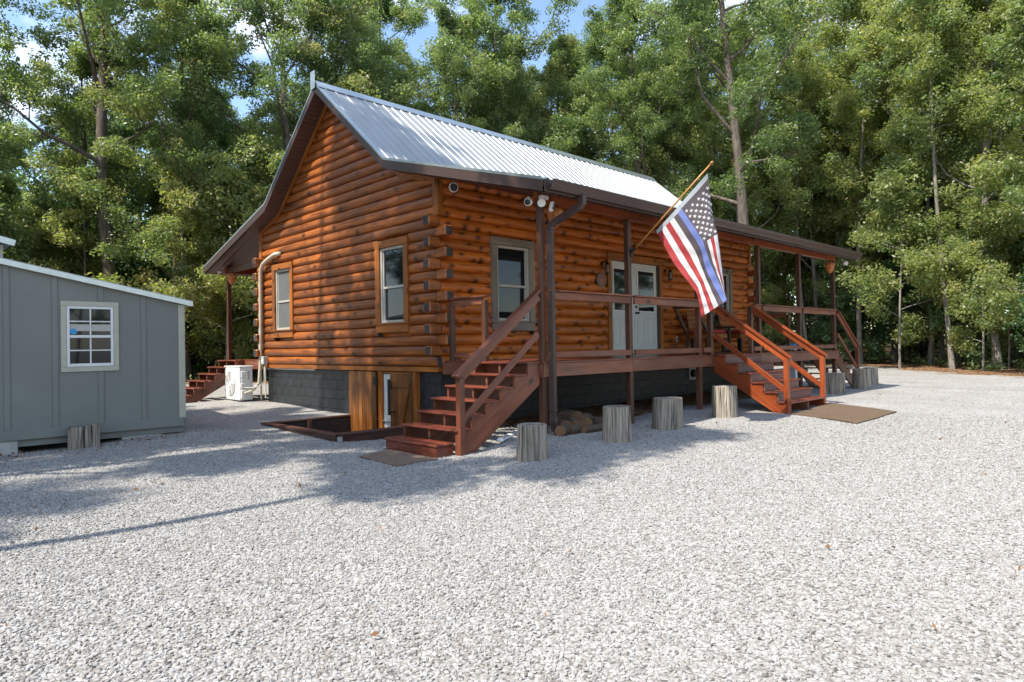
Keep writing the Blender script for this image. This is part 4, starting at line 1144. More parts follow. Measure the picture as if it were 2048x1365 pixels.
def stars(m):
    for r_ in range(9):
        for c_ in range(6 if r_ % 2 == 0 else 5):
            u = .055 + (c_ + (.5 if r_ % 2 == 0 else 1.0)) * .054; v = (r_ + .75) * (7 / 13) / 9.5
            p = fsurf(u, v); du = fsurf(u + .004, v) - p; dvv = fsurf(u, v + .004) - p
            e1 = du.normalized(); nn = e1.cross(dvv).normalized(); e2 = nn.cross(e1)
            up_ = (e1 * 0 - e2 * 1)
            for sgn in (-1, 1):
                Q = []
                for k in range(10):
                    t = k * math.pi / 5 + 2.6; rr = .033 if k % 2 == 0 else .0128
                    Q.append(p + (e1 * math.cos(t) + e2 * math.sin(t)) * rr + nn * .004 * sgn)
                m.add([p + nn * .004 * sgn] + Q, [(0, 1 + k, 1 + (k + 1) % 10) for k in range(10)])
st_ = part('stars', [FM[0]], fl, stars); st_['kind'] = 'stuff'

# decoy paper nests
def nest(x, y, z, label):
    n = empty('paper_nest', (x, y, z), label, 'decoration', 'orange paper nests hung from the porch beams')
    part('body', 'nest', n, lambda m: m.lathe((x, y, z), [(.012, -.30), (.05, -.27), (.095, -.19), (.12, -.10), (.115, -.04), (.07, .0), (.02, .01)], 16, wob=lambda t, h: 1 + .04 * math.sin(3 * t + h * 20)), True)
    part('cord', 'black', n, lambda m: m.tube([(x, y, z), (x, y, 3.345 if abs(z - 3.3) < .3 else z + .1)], .006, 5))
nest(11.0, -2.30, 3.32, 'orange paper nest decoy hanging from the far end of the front beam')
nest(.45, -2.26, 3.33, 'orange paper nest decoy hanging behind the brown downspout elbow')
nest(.02, LY + 2.02, 3.33, 'orange paper nest decoy hanging under the back porch')

# cameras and speaker
def camera_unit(x, y, z, dirv, label, col_body='white', face='black', r=.055):
    c = empty('security_camera', (x, y, z), label, 'camera'); d = Vector(dirv).normalized()
    part('body', col_body, c, lambda m: m.lathe((x, y, z), [(r * .75, -.06), (r, -.04), (r, .04), (r * .9, .05)], 14, axis=d))
    part('lens', face, c, lambda m: m.lathe(Vector((x, y, z)) + d * .051, [(r * .8, 0), (r * .78, .006), (r * .4, .012)], 14, axis=d))
    part('mount', col_body, c, lambda m: m.tube([Vector((x, y, z)) - d * .03, Vector((x, y, z)) - d * .06 + Vector((0, .02, .08))], .014, 6))
sp_ = empty('wall_speaker', (.29, -.06, 4.0), 'round white speaker with grey face high on the front logs', 'speaker')
part('shell', 'white', sp_, lambda m: m.lathe((.29, -.05, 4.01), [(.07, 0), (.085, .02), (.085, .06), (.075, .07)], 18, axis=(-.35, -1, -.1)))
part('grille', 'charcoal', sp_, lambda m: m.lathe(Vector((.29, -.05, 4.01)) + Vector((-.35, -1, -.1)).normalized() * .071, [(.068, 0), (.06, .004)], 18, axis=(-.35, -1, -.1)))
camera_unit(-.18, -2.32, 3.32, (-.9, -.5, -.2), 'small black faced white camera under the corner fascia')
fc = empty('floodlight_camera', (.0, -2.43, 3.3), 'white twin floodlight camera on the corner porch post', 'camera')
part('mount', 'white', fc, lambda m: m.box((.03, -2.42, 3.40), (1, 0, 0), (0, 1, 0), (0, 0, 1), .16, .08, .06, .015))
part('lamp_head', 'white', fc, lambda m: m.lathe((-.06, -2.46, 3.30), [(.02, -.08), (.055, -.03), (.06, .03), (.05, .035)], 14, axis=(-.8, -.9, -.1)))
part('camera_head', 'white', fc, lambda m: m.box((.13, -2.48, 3.27), (.75, -.6, -.25), (.6, .75, 0), (0.2, -.15, .95), .07, .10, .15, .02))
part('lens', 'charcoal', fc, lambda m: m.box((.125, -2.53, 3.265), (.5, -.8, -.25), (.8, .5, 0), (0.2, -.15, .95), .02, .055, .09, .01))
camera_unit(11.2, -2.62, 3.27, (.6, -.8, -.3), 'white camera under the far end of the front gutter')
camera_unit(-.08, LY + 2.62, 3.42, (-.8, .2, -.5), 'small camera under the eave of the back porch')

# patio seats with red cushions
def seat(x, y, wd, label):
    b = empty('patio_bench', (x, y, ZD), label, 'bench', 'red cushioned benches on the porch')
    part('seat_board', 'trim', b, lambda m: m.abox(x - wd / 2, x + wd / 2, y - .28, y + .28, ZD + .34, ZD + .45, .008))
    part('cushion', 'redcloth', b, lambda m: m.abox(x - wd / 2 + .03, x + wd / 2 - .03, y - .26, y + .24, ZD + .452, ZD + .55, .03))
    for sx in (-1, 1):
        for sy in (-1, 1): part('leg', 'black', b, lambda m: m.abox(x + sx * (wd / 2 - .09) - .035, x + sx * (wd / 2 - .09) + .035, y + sy * .22 - .03, y + sy * .22 + .03, ZD, ZD + .34, .004, grain=2))
    for k in range(4): part('back_slat', 'trim', b, lambda m: m.box((x, y + .27 + .02 * k, ZD + .64 + k * .105), (1, 0, 0), (0, .2, .98), (0, -.98, .2), wd, .098, .022, .004))
    for sx in (-1, 1): part('back_post', 'trim', b, lambda m: m.bar((x + sx * wd * .4, y + .275, ZD + .4), (x + sx * wd * .4, y + .37, ZD + .97), .04, .03))
seat(9.35, -.62, .95, 'wooden bench with red cushion seen beyond the stair post')
seat(7.75, -.62, .85, 'wooden bench with red cushion nearer the white doors')
tb = empty('patio_table', (8.55, -.75, ZD), 'low dark table between the red cushioned benches', 'table')
part('table_top', 'post', tb, lambda m: m.abox(8.25, 8.85, -1.05, -.45, ZD + .6, ZD + .64, .008))
part('column', 'black', tb, lambda m: m.tube([(8.55, -.75, ZD + .04), (8.55, -.75, ZD + .6)], .035, 8)); part('foot', 'black', tb, lambda m: m.lathe((8.55, -.75, ZD), [(.22, 0), (.21, .02), (.05, .05)], 14))
fr_ = empty('swing_frame', (7.0, -.5, ZD), 'dark slanted timber frame standing on the porch by the doors', 'frame')
for yy in (-.9, -.35):
    bar('leg', 'post', fr_, (6.72, yy, 2.14), (7.25, yy, ZD + .45), .05, .09, up=(1, 0, 0)); bar('upright', 'post', fr_, (7.27, yy, ZD), (7.27, yy, ZD + .55), .05, .09, up=(1, 0, 0))
bar('crossbar', 'post', fr_, (6.74, -.3, 2.12), (6.74, -.95, 2.12), .06, .09)
ot = empty('outlet_cover', (7.25, -.07, 1.35), 'small grey outlet box low on the porch logs', 'outlet')
part('plate', 'vinyl', ot, lambda m: m.abox(7.2, 7.3, -.085, -.062, 1.30, 1.44, .006)); part('socket', 'charcoal', ot, lambda m: m.abox(7.225, 7.275, -.09, -.086, 1.34, 1.40, .004))
vt = empty('dryer_vent', (8.1, .05, .35), 'square white vent cover with black flap on the foundation', 'vent')
part('plate', 'vinyl', vt, lambda m: m.abox(7.94, 8.26, .03, .05, .35, .68, .006)); part('hood', 'black', vt, lambda m: m.lathe((8.1, .03, .51), [(.10, 0), (.095, .05), (.08, .09)], 16, axis=(0, -1, 0)))

# ------------------------------------------------------------------ mats, stumps, firewood, paver
def mat(name, q, mt, label, seed):
    """a draped rectangle between four ground corners"""
    n = 16; q = [Vector((a, b)) for a, b in q]; P = []; F = []
    rnd = random.Random(seed); ph = rnd.uniform(0, 6)
    for j in range(n + 1):
        for i in range(n + 1):
            s_, t = i / n, j / n; p = q[0] * (1 - s_) * (1 - t) + q[1] * s_ * (1 - t) + q[2] * s_ * t + q[3] * (1 - s_) * t
            P.append((p.x + .01 * math.sin(t * 9 + ph), p.y + .012 * math.sin(s_ * 8 + ph), gz(p.x, p.y) + .022 + .008 * math.sin(s_ * 7 + ph) * math.sin(t * 6)))
    k = len(P); Pb = [(x, y, z - .016) for x, y, z in P]
    for j in range(n):
        for i in range(n):
            a = j * (n + 1) + i; F.append((a, a + 1, a + n + 2, a + n + 1)); F.append((k + a + n + 1, k + a + n + 2, k + a + 1, k + a))
    edge = [i for i in range(n + 1)] + [j * (n + 1) + n for j in range(1, n + 1)] + [n * (n + 1) + i for i in range(n - 1, -1, -1)] + [j * (n + 1) for j in range(n - 1, 0, -1)]
    for a, b in zip(edge, edge[1:] + edge[:1]): F.append((a, k + a, k + b, b))
    m = MB(); m.add(P + Pb, F); o = m.build(name, mt); tag(o, label, 'mat'); return o
def tile_mat(base):
    m = M[base]; return m
mat('door_mat', [(3.88, -5.30), (5.88, -5.26), (6.84, -3.80), (4.66, -3.95)], 'mat_brown', 'brown coir mat on the gravel at the foot of the orange stairs', 3)
mat('door_mat', [(-2.56, -2.42), (-1.9, -2.36), (-1.9, -1.24), (-2.47, -1.46)], 'mat_grey', 'grey brown mat on the gravel below the dark red step', 5)

def stump(x, y, dia, h, label, hollow=0.0, seed=1, mat_='stump', tilt=(0, 0)):
    rnd = random.Random(seed); p = [rnd.uniform(0, 6.3) for _ in range(4)]; r = dia / 2; z = gz(x, y) - .03; h = h + .03
    sp = empty('stump', (x, y, z), label, 'stump', 'upright log sections set along the porch')
    crack = rnd.uniform(0, 6.28)
    def wob(t, hh):
        d = (t - crack + math.pi) % (2 * math.pi) - math.pi
        return 1 + .035 * math.sin(2 * t + p[0]) + .025 * math.sin(3 * t + p[1]) + .012 * math.sin(11 * t + p[2]) - .05 * math.exp(-(d / .07) ** 2)
    prof = [(r * 1.06, 0), (r * 1.02, h * .3), (r * .99, h * .7), (r * .97, h - .012), (r * .955, h)]
    n = 36
    def side(m):
        c = Vector((x, y, z)); P = []; G = []; F = []
        for q, (rr, hh) in enumerate(prof):
            for k in range(n):
                t = 2 * math.pi * k / n; a = rr * wob(t, hh); P.append((x + a * math.cos(t) + tilt[0] * hh, y + a * math.sin(t) + tilt[1] * hh, z + hh)); G.append((hh, t * r * 1.0, .3 * math.sin(t)))
        for q in range(len(prof) - 1):
            for k in range(n): F.append((q * n + k, q * n + (k + 1) % n, (q + 1) * n + (k + 1) % n, (q + 1) * n + k))
        m.add(P, F, G)
    part('trunk_section', mat_, sp, side, False)
    def top(m):
        P = []; G = []; F = []
        rings = [1.0, .75, .5, .3] + ([.27] if hollow else []) + [.12]
        for q, f_ in enumerate(rings):
            for k in range(n):
                t = 2 * math.pi * k / n; a = r * .955 * wob(t, h) * f_
                if hollow and f_ <= .3: a = hollow * r * (f_ / .3) * (1 + .2 * math.sin(3 * t))
                zz = z + h - .0005 + (.004 * math.sin(5 * t + 9 * f_)) * (0 if f_ == 1 else 1)
                if hollow and f_ < .3: zz -= .16
                P.append((x + a * math.cos(t) + tilt[0] * h, y + a * math.sin(t) + tilt[1] * h, zz)); G.append((a * 3, t * .05, a))
        for q in range(len(rings) - 1):
            for k in range(n): F.append((q * n + k, q * n + (k + 1) % n, (q + 1) * n + (k + 1) % n, (q + 1) * n + k))
        F.append(tuple((len(rings) - 1) * n + k for k in range(n)))
        m.add(P, F, G)
    part('cut_top', 'stump_top', sp, top)
    return sp
stump(-1.30, -3.40, .37, .42, 'grey stump with hollow heart in front of the downspout', .3, 1)
stump(.34, -3.42, .40, .47, 'grey stump with small hole beside the firewood pile', .28, 2)
stump(1.90, -3.20, .47, .47, 'wide leaning grey stump between two porch posts', 0, 3, tilt=(.06, 0))
stump(3.73, -3.19, .43, .53, 'tall grey stump left of the orange stairs', 0, 4)
stump(9.9, -2.75, .46, .50, 'grey stump seen behind the handrails of the orange stairs', 0, 5)
stump(11.76, -2.75, .42, .52, 'dark grey stump in front of the far porch stairs', 0, 6)
stump(13.8, -2.33, .39, .49, 'dark grey stump standing alone beyond the far porch stairs', 0, 7)
# split log by the shed
sl = empty('split_log', (-4.75, 2.38, -.16), 'weathered upright split log leaning at the shed skirt', 'log')
for k, (a, b, h) in enumerate(((-4.91, -4.71, .37), (-4.705, -4.50, .385))):
    part('stave', 'stump', sl, lambda m: m.extrude([(a + .012, 0), (a, .05), (a + .02, .13), (b - .02, .14), (b, .06), (b - .012, 0)], (0, 2.30, -.17), (0, 2.33, h - .16 + .0), (1, 0, 0), (0, 1, 0)))

fw = [((.14, -2.62), 20, .085, .22, -.02), ((.42, -2.36), 62, .10, .36, .0), ((.62, -2.44), 48, .10, .34, .0), ((.98, -2.06), 70, .15, .42, .0), ((1.28, -2.08), 30, .11, .4, .0), ((1.30, -2.36), 75, .09, .36, .0), ((.72, -2.68), 5, .06, .44, -.03), ((1.08, -2.20), 60, .10, .3, .0), ((.42, -2.60), 15, .065, .34, -.02), ((1.5, -1.95), 50, .10, .35, 0)]
for i, ((x, y), an, r, l, dz) in enumerate(fw):
    z = gz(x, y) + r * .88; d = Vector((-math.cos(R(an)), -math.sin(R(an)), 0)); c = Vector((x, y, z))
    f_ = empty('firewood_log', (x, y, z - r), 'short cut log in the firewood pile under the porch edge', 'log', 'firewood pile under the porch')
    wob = lambda t, h: 1 + .06 * math.sin(2 * t + i) + .04 * math.sin(5 * t + 2 * i)
    part('bark', 'bark', f_, lambda m: m.lathe(c - d * l / 2, [(r, 0), (r * 1.02, l * .5), (r, l - .004)], 14, axis=d, wob=wob))
    part('cut_end', 'fire', f_, lambda m: m.lathe(c + d * (l / 2 - .003), [(r * .96, 0), (r * .95, .006)], 14, axis=d, wob=wob))
pv = MB(); pv.box((-.4, -2.08, gz(-.4, -2.08) + .012), Vector((.86, .51, 0)).normalized(), Vector((-.51, .86, 0)).normalized(), (0, 0, 1), 1.0, .09, .04, .01)
tag(pv.build('drain_pipe', 'white'), 'flat white drain strip in the gravel under the stairs', 'drain')

# ------------------------------------------------------------------ heat pump and its lines
ax0, ax1, ay0, ay1 = -.50, -.17, 7.15, 8.06; azb = gz(-.3, 7.4) + .03
ac = empty('heat_pump', (-.33, 7.6, azb - .03), 'white outdoor heat pump unit on the gravel beside the log wall', 'heat pump')
part('casing', 'white', ac, lambda m: m.abox(ax0, ax1, ay0, ay1, azb, azb + .80, .018))
part('top_lid', 'white', ac, lambda m: m.abox(ax0 - .008, ax1 + .008, ay0 - .008, ay1 + .008, azb + .802, azb + .83, .012))
fcx = (ax0 - .003, (ay0 + ay1) / 2 + .08, azb + .40)
part('fan_well', 'charcoal', ac, lambda m: m.lathe(fcx, [(.29, 0), (.29, .002)], 28, axis=(-1, 0, 0)))
part('fan_hub', 'white', ac, lambda m: m.lathe((fcx[0] - .004, fcx[1], fcx[2]), [(.07, 0), (.065, .01), (.03, .016)], 18, axis=(-1, 0, 0)))
for k in range(7):
    r = .09 + k * .033
    def ring(m):
        n = 32; pts = [(fcx[0] - .012, fcx[1] + r * math.cos(2 * math.pi * i / n), fcx[2] + r * math.sin(2 * math.pi * i / n)) for i in range(n + 1)]
        m.tube(pts, .0085, 5)
    part('grille_ring', 'white', ac, ring)
for k in range(6):
    t = k * math.pi / 3
    part('grille_spoke', 'white', ac, lambda m: m.tube([(fcx[0] - .016, fcx[1] + .05 * math.cos(t), fcx[2] + .05 * math.sin(t)), (fcx[0] - .016, fcx[1] + .3 * math.cos(t), fcx[2] + .3 * math.sin(t))], .007, 5))
for (a, b, z0, z1, t) in ((-.46, -.36, .55, .70, .03), (-.45, -.37, .44, .54, .02), (-.47, -.37, .30, .42, .03), (-.47, -.36, .05, .25, .05)):
    part('service_cover', 'white', ac, lambda m: m.abox(a, b, ay0 - t, ay0 - .001, azb + z0, azb + z1, .008))
part('rating_label', 'vinyl', ac, lambda m: m.abox(-.30, -.25, ay0 - .003, ay0 - .0005, azb + .5, azb + .7, .0005))
for (a, b) in ((ay0 + .1, ay0 + .2), (ay1 - .2, ay1 - .1)): part('foot', 'charcoal', ac, lambda m: m.abox(ax0 + .02, ax1 - .02, a, b, azb - .04, azb - .001, .004))
ls = empty('line_set', (-.12, 6.7, 0), 'beige insulated pipes running down the log wall to the heat pump', 'pipes')
part('wrapped_duct', 'conduit', ls, lambda m: m.tube([(-.06, 5.80, 3.50), (-.13, 5.95, 3.49), (-.14, 6.25, 3.42), (-.14, 6.55, 3.33), (-.14, 6.68, 3.22), (-.14, 6.72, 3.05), (-.14, 6.74, 2.0), (-.14, 6.78, .95), (-.16, 6.82, .5), (-.24, 6.95, .33), (-.40, 7.12, .24)], [.05, .05, .05, .048, .045, .042, .04, .04, .035, .032, .03], 10), True)
part('conduit', 'conduit', ls, lambda m: m.tube([(-.12, 6.80, 2.9), (-.12, 6.80, .10)], .022, 8), True)
part('cable', 'vinyl', ls, lambda m: m.tube([(-.12, 6.60, .95), (-.12, 6.61, .55), (-.17, 6.72, .42), (-.30, 6.95, .38), (-.40, 7.13, .38)], .014, 6), True)
db = empty('disconnect_box', (-.1, 6.62, .95), 'small grey electrical box at the cabin corner above the heat pump', 'electrical box')
part('box', 'vinyl', db, lambda m: m.abox(-.17, -.06, 6.54, 6.68, .94, 1.13, .008)); part('label_plate', 'white', db, lambda m: m.abox(-.174, -.1705, 6.57, 6.65, 1.0, 1.06, .001))
part('conduit', 'conduit', db, lambda m: m.tube([(-.1, 6.6, .94), (-.1, 6.6, .15)], .018, 8))

# ------------------------------------------------------------------ shed
SX, SY = -3.24, 2.60       # right front corner
shed = empty('shed', (SX - 3, SY + 1.8, 0), 'grey board sided lean-to shed with cream trimmed window', 'shed')
def rz(x): return 2.045 + (SX - x) * 0.204      # top of wall at x
XL = -8.6
def shedwall(m):
    P = [(XL, SY, .20), (SX, SY, .20), (SX, SY, rz(SX)), (XL, SY, rz(XL))]; Q = [(x, SY + 3.6, z) for x, y, z in P]
    m.add(P + Q, [(0, 1, 2, 3), (1, 5, 6, 2), (5, 4, 7, 6), (4, 0, 3, 7), (3, 2, 6, 7), (0, 4, 5, 1)])
part('wall', 'shed', shed, shedwall)
for x in (SX - .60, SX - 1.185, SX - 1.765, SX - 2.33, SX - 2.95, SX - 3.6, SX - 4.2):
    a, b = x - .035, x + .035
    if -4.94 < x < -4.18:
        part('batten', 'shed', shed, lambda m: m.abox(a, b, SY - .018, SY - .001, .215, .995, .003, grain=2)); part('batten', 'shed', shed, lambda m: m.abox(a, b, SY - .018, SY - .001, 2.045, rz(b) - .004, .003, grain=2))
    else: part('batten', 'shed', shed, lambda m: m.abox(a, b, SY - .018, SY - .001, .215, rz(b) - .004, .003, grain=2))
part('corner_trim', 'cream', shed, lambda m: m.abox(SX - .085, SX + .012, SY - .02, SY - .001, .2, rz(SX) - .01, .003, grain=2)); part('corner_trim', 'cream', shed, lambda m: m.abox(SX + .001, SX + .02, SY - .0005, SY + .09, .2, rz(SX) - .01, .003, grain=2))
part('skirt_board', 'shed', shed, lambda m: m.abox(XL, SX - .02, SY - .035, SY - .002, .07, .212, .004)); part('skirt_board', 'shed', shed, lambda m: m.abox(XL, SX - .02, SY + .02, SY + .06, -.03, .068, .004))
part('side_skirt', 'shed', shed, lambda m: m.abox(SX - .018, SX + .01, SY + .0, SY + 3.6, .06, .198, .004, grain=1))
for yy in (SY + .8, SY + 2.8): part('skid', 'post', shed, lambda m: m.abox(XL, SX - .1, yy, yy + .1, -.05, .06, .004))
part('floor_frame', 'welldark', shed, lambda m: m.abox(XL + .05, SX - .06, SY + .1, SY + 3.5, .1, .19, 0))
for x in (-3.85, -5.75): part('pier_block', 'concrete', shed, lambda m: m.abox(x - .3, x + .3, SY - .01 if x < -5 else SY + .02, SY + .4, -.3, -.032 if x > -5 else .066, .01))
# roof sheet with edge trim
def shedroof(m, off, th, x0, x1, y0, y1):
    P = [(x0, y0, rz(x0) + off), (x1, y0, rz(x1) + off), (x1, y1, rz(x1) + off), (x0, y1, rz(x0) + off)]
    Q = [(x, y, z + th) for x, y, z in P]
    m.add(P + Q, [(0, 3, 2, 1), (4, 5, 6, 7), (0, 1, 5, 4), (1, 2, 6, 5), (2, 3, 7, 6), (3, 0, 4, 7)])
part('roof', 'roof', shed, lambda m: shedroof(m, .06, .02, XL, SX + .13, SY - .06, SY + 3.7))
part('roof_trim', 'galv', shed, lambda m: shedroof(m, -.01, .075, XL, SX + .125, SY - .075, SY - .062)); part('roof_trim', 'galv', shed, lambda m: shedroof(m, .002, .052, SX + .11, SX + .122, SY - .06, SY + 3.68))
part('soffit_board', 'cream', shed, lambda m: shedroof(m, .002, .05, XL, SX + .1, SY - .058, SY + .02))
# taller main shed behind the lean-to
def tallwall(m):
    P = [(-10.5, SY + .3, .2), (-5.56, SY + .3, .2), (-5.56, SY + .3, 2.83), (-10.5, SY + .3, 4.05)]; Q = [(x, SY + 3.4, z) for x, y, z in P]
    m.add(P + Q, [(0, 1, 2, 3), (1, 5, 6, 2), (5, 4, 7, 6), (4, 0, 3, 7), (3, 2, 6, 7), (0, 4, 5, 1)])
part('tall_wall', 'cream', shed, tallwall)
ta = Vector((1, 0, -.25)).normalized(); tu = Vector((.25, 0, 1)).normalized()
part('tall_roof', 'roof', shed, lambda m: m.box((-8.05, SY + 1.85, 3.525), ta, (0, 1, 0), tu, 5.36, 3.4, .05, .004)); part('tall_roof_trim', 'galv', shed, lambda m: m.box((-8.05, SY + .13, 3.50), ta, (0, 1, 0), tu, 5.38, .02, .09, .003))
# window
wx0, wx1, wz0, wz1 = -4.935, -4.185, 1.0, 2.04
sw = part('window', 'white', shed, lambda m: (m.abox(wx0 + .075, wx0 + .11, SY - .03, SY + .03, wz0 + .075, wz1 - .075), m.abox(wx1 - .11, wx1 - .075, SY - .03, SY + .03, wz0 + .075, wz1 - .075), m.abox(wx0 + .11, wx1 - .11, SY - .03, SY + .03, wz1 - .11, wz1 - .075), m.abox(wx0 + .11, wx1 - .11, SY - .03, SY + .03, wz0 + .075, wz0 + .12), m.abox(wx0 + .111, wx1 - .111, SY - .028, SY + .02, 1.50, 1.54)))
def wt(*q, **k): part('trim_board', 'cream', sw, lambda m: m.abox(*q, **k))
wt(wx0, wx0 + .072, SY - .026, SY - .001, wz0 + .074, wz1 - .074, grain=2); wt(wx1 - .072, wx1, SY - .026, SY - .001, wz0 + .074, wz1 - .074, grain=2); wt(wx0, wx1, SY - .026, SY - .001, wz1 - .072, wz1, grain=0); wt(wx0, wx1, SY - .026, SY - .001, wz0, wz0 + .072, grain=0)
xm_ = (wx0 + wx1) / 2
for (a, b, z0, z1) in ((wx0 + .11, xm_ - .01, 1.54, 1.735), (xm_ + .01, wx1 - .11, 1.54, 1.735), (wx0 + .11, xm_ - .01, 1.753, wz1 - .11), (xm_ + .01, wx1 - .11, 1.753, wz1 - .11), (wx0 + .11, xm_ - .01, wz0 + .12, 1.305), (xm_ + .01, wx1 - .11, wz0 + .12, 1.305), (wx0 + .11, xm_ - .01, 1.323, 1.5), (xm_ + .01, wx1 - .11, 1.323, 1.5)):
    part('pane', 'glass', sw, lambda m: m.abox(a, b, SY - .012, SY - .006, z0, z1, 0))
part('muntin', 'white', sw, lambda m: m.abox(xm_ - .0095, xm_ + .0095, SY - .024, SY - .001, wz0 + .12, 1.499, .002)); part('muntin', 'white', sw, lambda m: m.abox(xm_ - .0095, xm_ + .0095, SY - .024, SY - .001, 1.541, wz1 - .11, .002))
for z in (1.305, 1.735): part('muntin', 'white', sw, lambda m: (m.abox(wx0 + .11, xm_ - .0097, SY - .022, SY - .002, z, z + .018, .002), m.abox(xm_ + .0097, wx1 - .11, SY - .022, SY - .002, z, z + .018, .002)))
part('blind', 'vinyl', sw, lambda m: (m.abox(wx0 + .112, xm_ - .012, SY - .015, SY - .0125, 1.60, 1.70, .001), m.abox(xm_ + .012, wx1 - .112, SY - .015, SY - .0125, 1.60, 1.70, .001)))
part('sticker', 'sticker', sw, lambda m: m.lathe((wx0 + .155, SY - .016, 1.595), [(.045, 0), (.045, .002)], 16, axis=(0, -1, 0)))

cx0, cy0 = 13.0, -.44; zq = gz(cx0, cy0)
cb = empty('cooler', (cx0, cy0, zq), 'small blue and white cooler on a white stand beyond the far porch stairs', 'cooler')
part('stand', 'white', cb, lambda m: m.abox(cx0 - .2, cx0 + .2, cy0 - .15, cy0 + .15, zq, zq + .85, .01)); part('body', 'white', cb, lambda m: m.abox(cx0 - .19, cx0 + .19, cy0 - .14, cy0 + .14, zq + .852, zq + 1.08, .02)); part('lid', 'blue', cb, lambda m: m.abox(cx0 - .2, cx0 + .2, cy0 - .15, cy0 + .15, zq + 1.082, zq + 1.2, .02)); part('handle', 'blue', cb, lambda m: m.tube([(cx0 - .18, cy0 - .16, zq + 1.1), (cx0, cy0 - .18, zq + 1.26), (cx0 + .18, cy0 - .16, zq + 1.1)], .015, 6))

# ------------------------------------------------------------------ trees
def mesh_np(name, V, Fq, mat_, lr=None, tri=False):
    me = bpy.data.meshes.new(name)
    nv, nf = len(V), len(Fq); k = Fq.shape[1]
    me.vertices.add(nv); me.vertices.foreach_set('co', V.astype(np.float32).ravel())
    me.loops.add(nf * k); me.loops.foreach_set('vertex_index', Fq.astype(np.int32).ravel())
    me.polygons.add(nf); me.polygons.foreach_set('loop_start', np.arange(nf, dtype=np.int32) * k)
    if lr is not None:
        a = me.attributes.new('lr', 'FLOAT', 'POINT'); a.data.foreach_set('value', lr.astype(np.float32))
    me.materials.append(mat_); me.update(calc_edges=True); me.validate()
    return me

def leaves(rng, centers, radii, per, size, flat=0.75, tone=None, droop=0.0):
    """leaf-sized folded quads clustered around the centres"""
    n = len(centers); C = np.repeat(centers, per, 0); Rr = np.repeat(radii, per)
    d = rng.normal(size=(n * per, 3)); d /= np.linalg.norm(d, axis=1)[:, None]
    rr = Rr * rng.uniform(0.15, 1, n * per) ** 0.6
    P = C + d * rr[:, None] * np.array([1, 1, flat]); P[:, 2] -= droop * rng.uniform(0, 1, n * per)
    nrm = rng.normal(size=(n * per, 3)) * 0.75 + d * 0.55 + np.array([0, 0, 0.55]); nrm /= np.linalg.norm(nrm, axis=1)[:, None]
    t = rng.normal(size=(n * per, 3)); t -= nrm * (t * nrm).sum(1)[:, None]; t /= np.linalg.norm(t, axis=1)[:, None]
    b = np.cross(nrm, t); s = size * rng.uniform(0.6, 1.35, n * per)[:, None]
    V = np.empty((n * per, 4, 3))
    V[:, 0] = P - t * s; V[:, 1] = P + b * s * .52 - nrm * s * .12 + t * s * .1; V[:, 2] = P + t * s * 1.0 - nrm * s * .25; V[:, 3] = P - b * s * .52 - nrm * s * .12 + t * s * .1
    F = np.arange(n * per * 4).reshape(-1, 4)
    ct = rng.normal(0.42, 0.16, n) if tone is None else tone
    l = np.repeat(ct, per) + rng.normal(0, 0.13, n * per)
    return V.reshape(-1, 3), F, np.repeat(np.clip(l, 0, 1), 4)

def tube_np(pts, rads, n, V, F):
    o = sum(len(v) for v in V); pts = np.array(pts); m_ = len(pts); ref = np.array([1.0, 0.13, 0.07]); vs_ = []
    for i in range(m_):
        t = pts[min(i + 1, m_ - 1)] - pts[max(i - 1, 0)]; t = t / (np.linalg.norm(t) + 1e-9)
        u = ref - t * ref.dot(t); u /= np.linalg.norm(u) + 1e-9; w_ = np.cross(t, u)
        a = np.arange(n) * 2 * np.pi / n
        vs_.append(pts[i] + rads[i] * (np.cos(a)[:, None] * u + np.sin(a)[:, None] * w_))
    V.append(np.concatenate(vs_))
    i = np.arange(m_ - 1)[:, None] * n; k = np.arange(n)[None]; k2 = (np.arange(n) + 1)[None] % n
    F.append((o + np.stack([i + k, i + k2, i + n + k2, i + n + k], -1)).reshape(-1, 4))

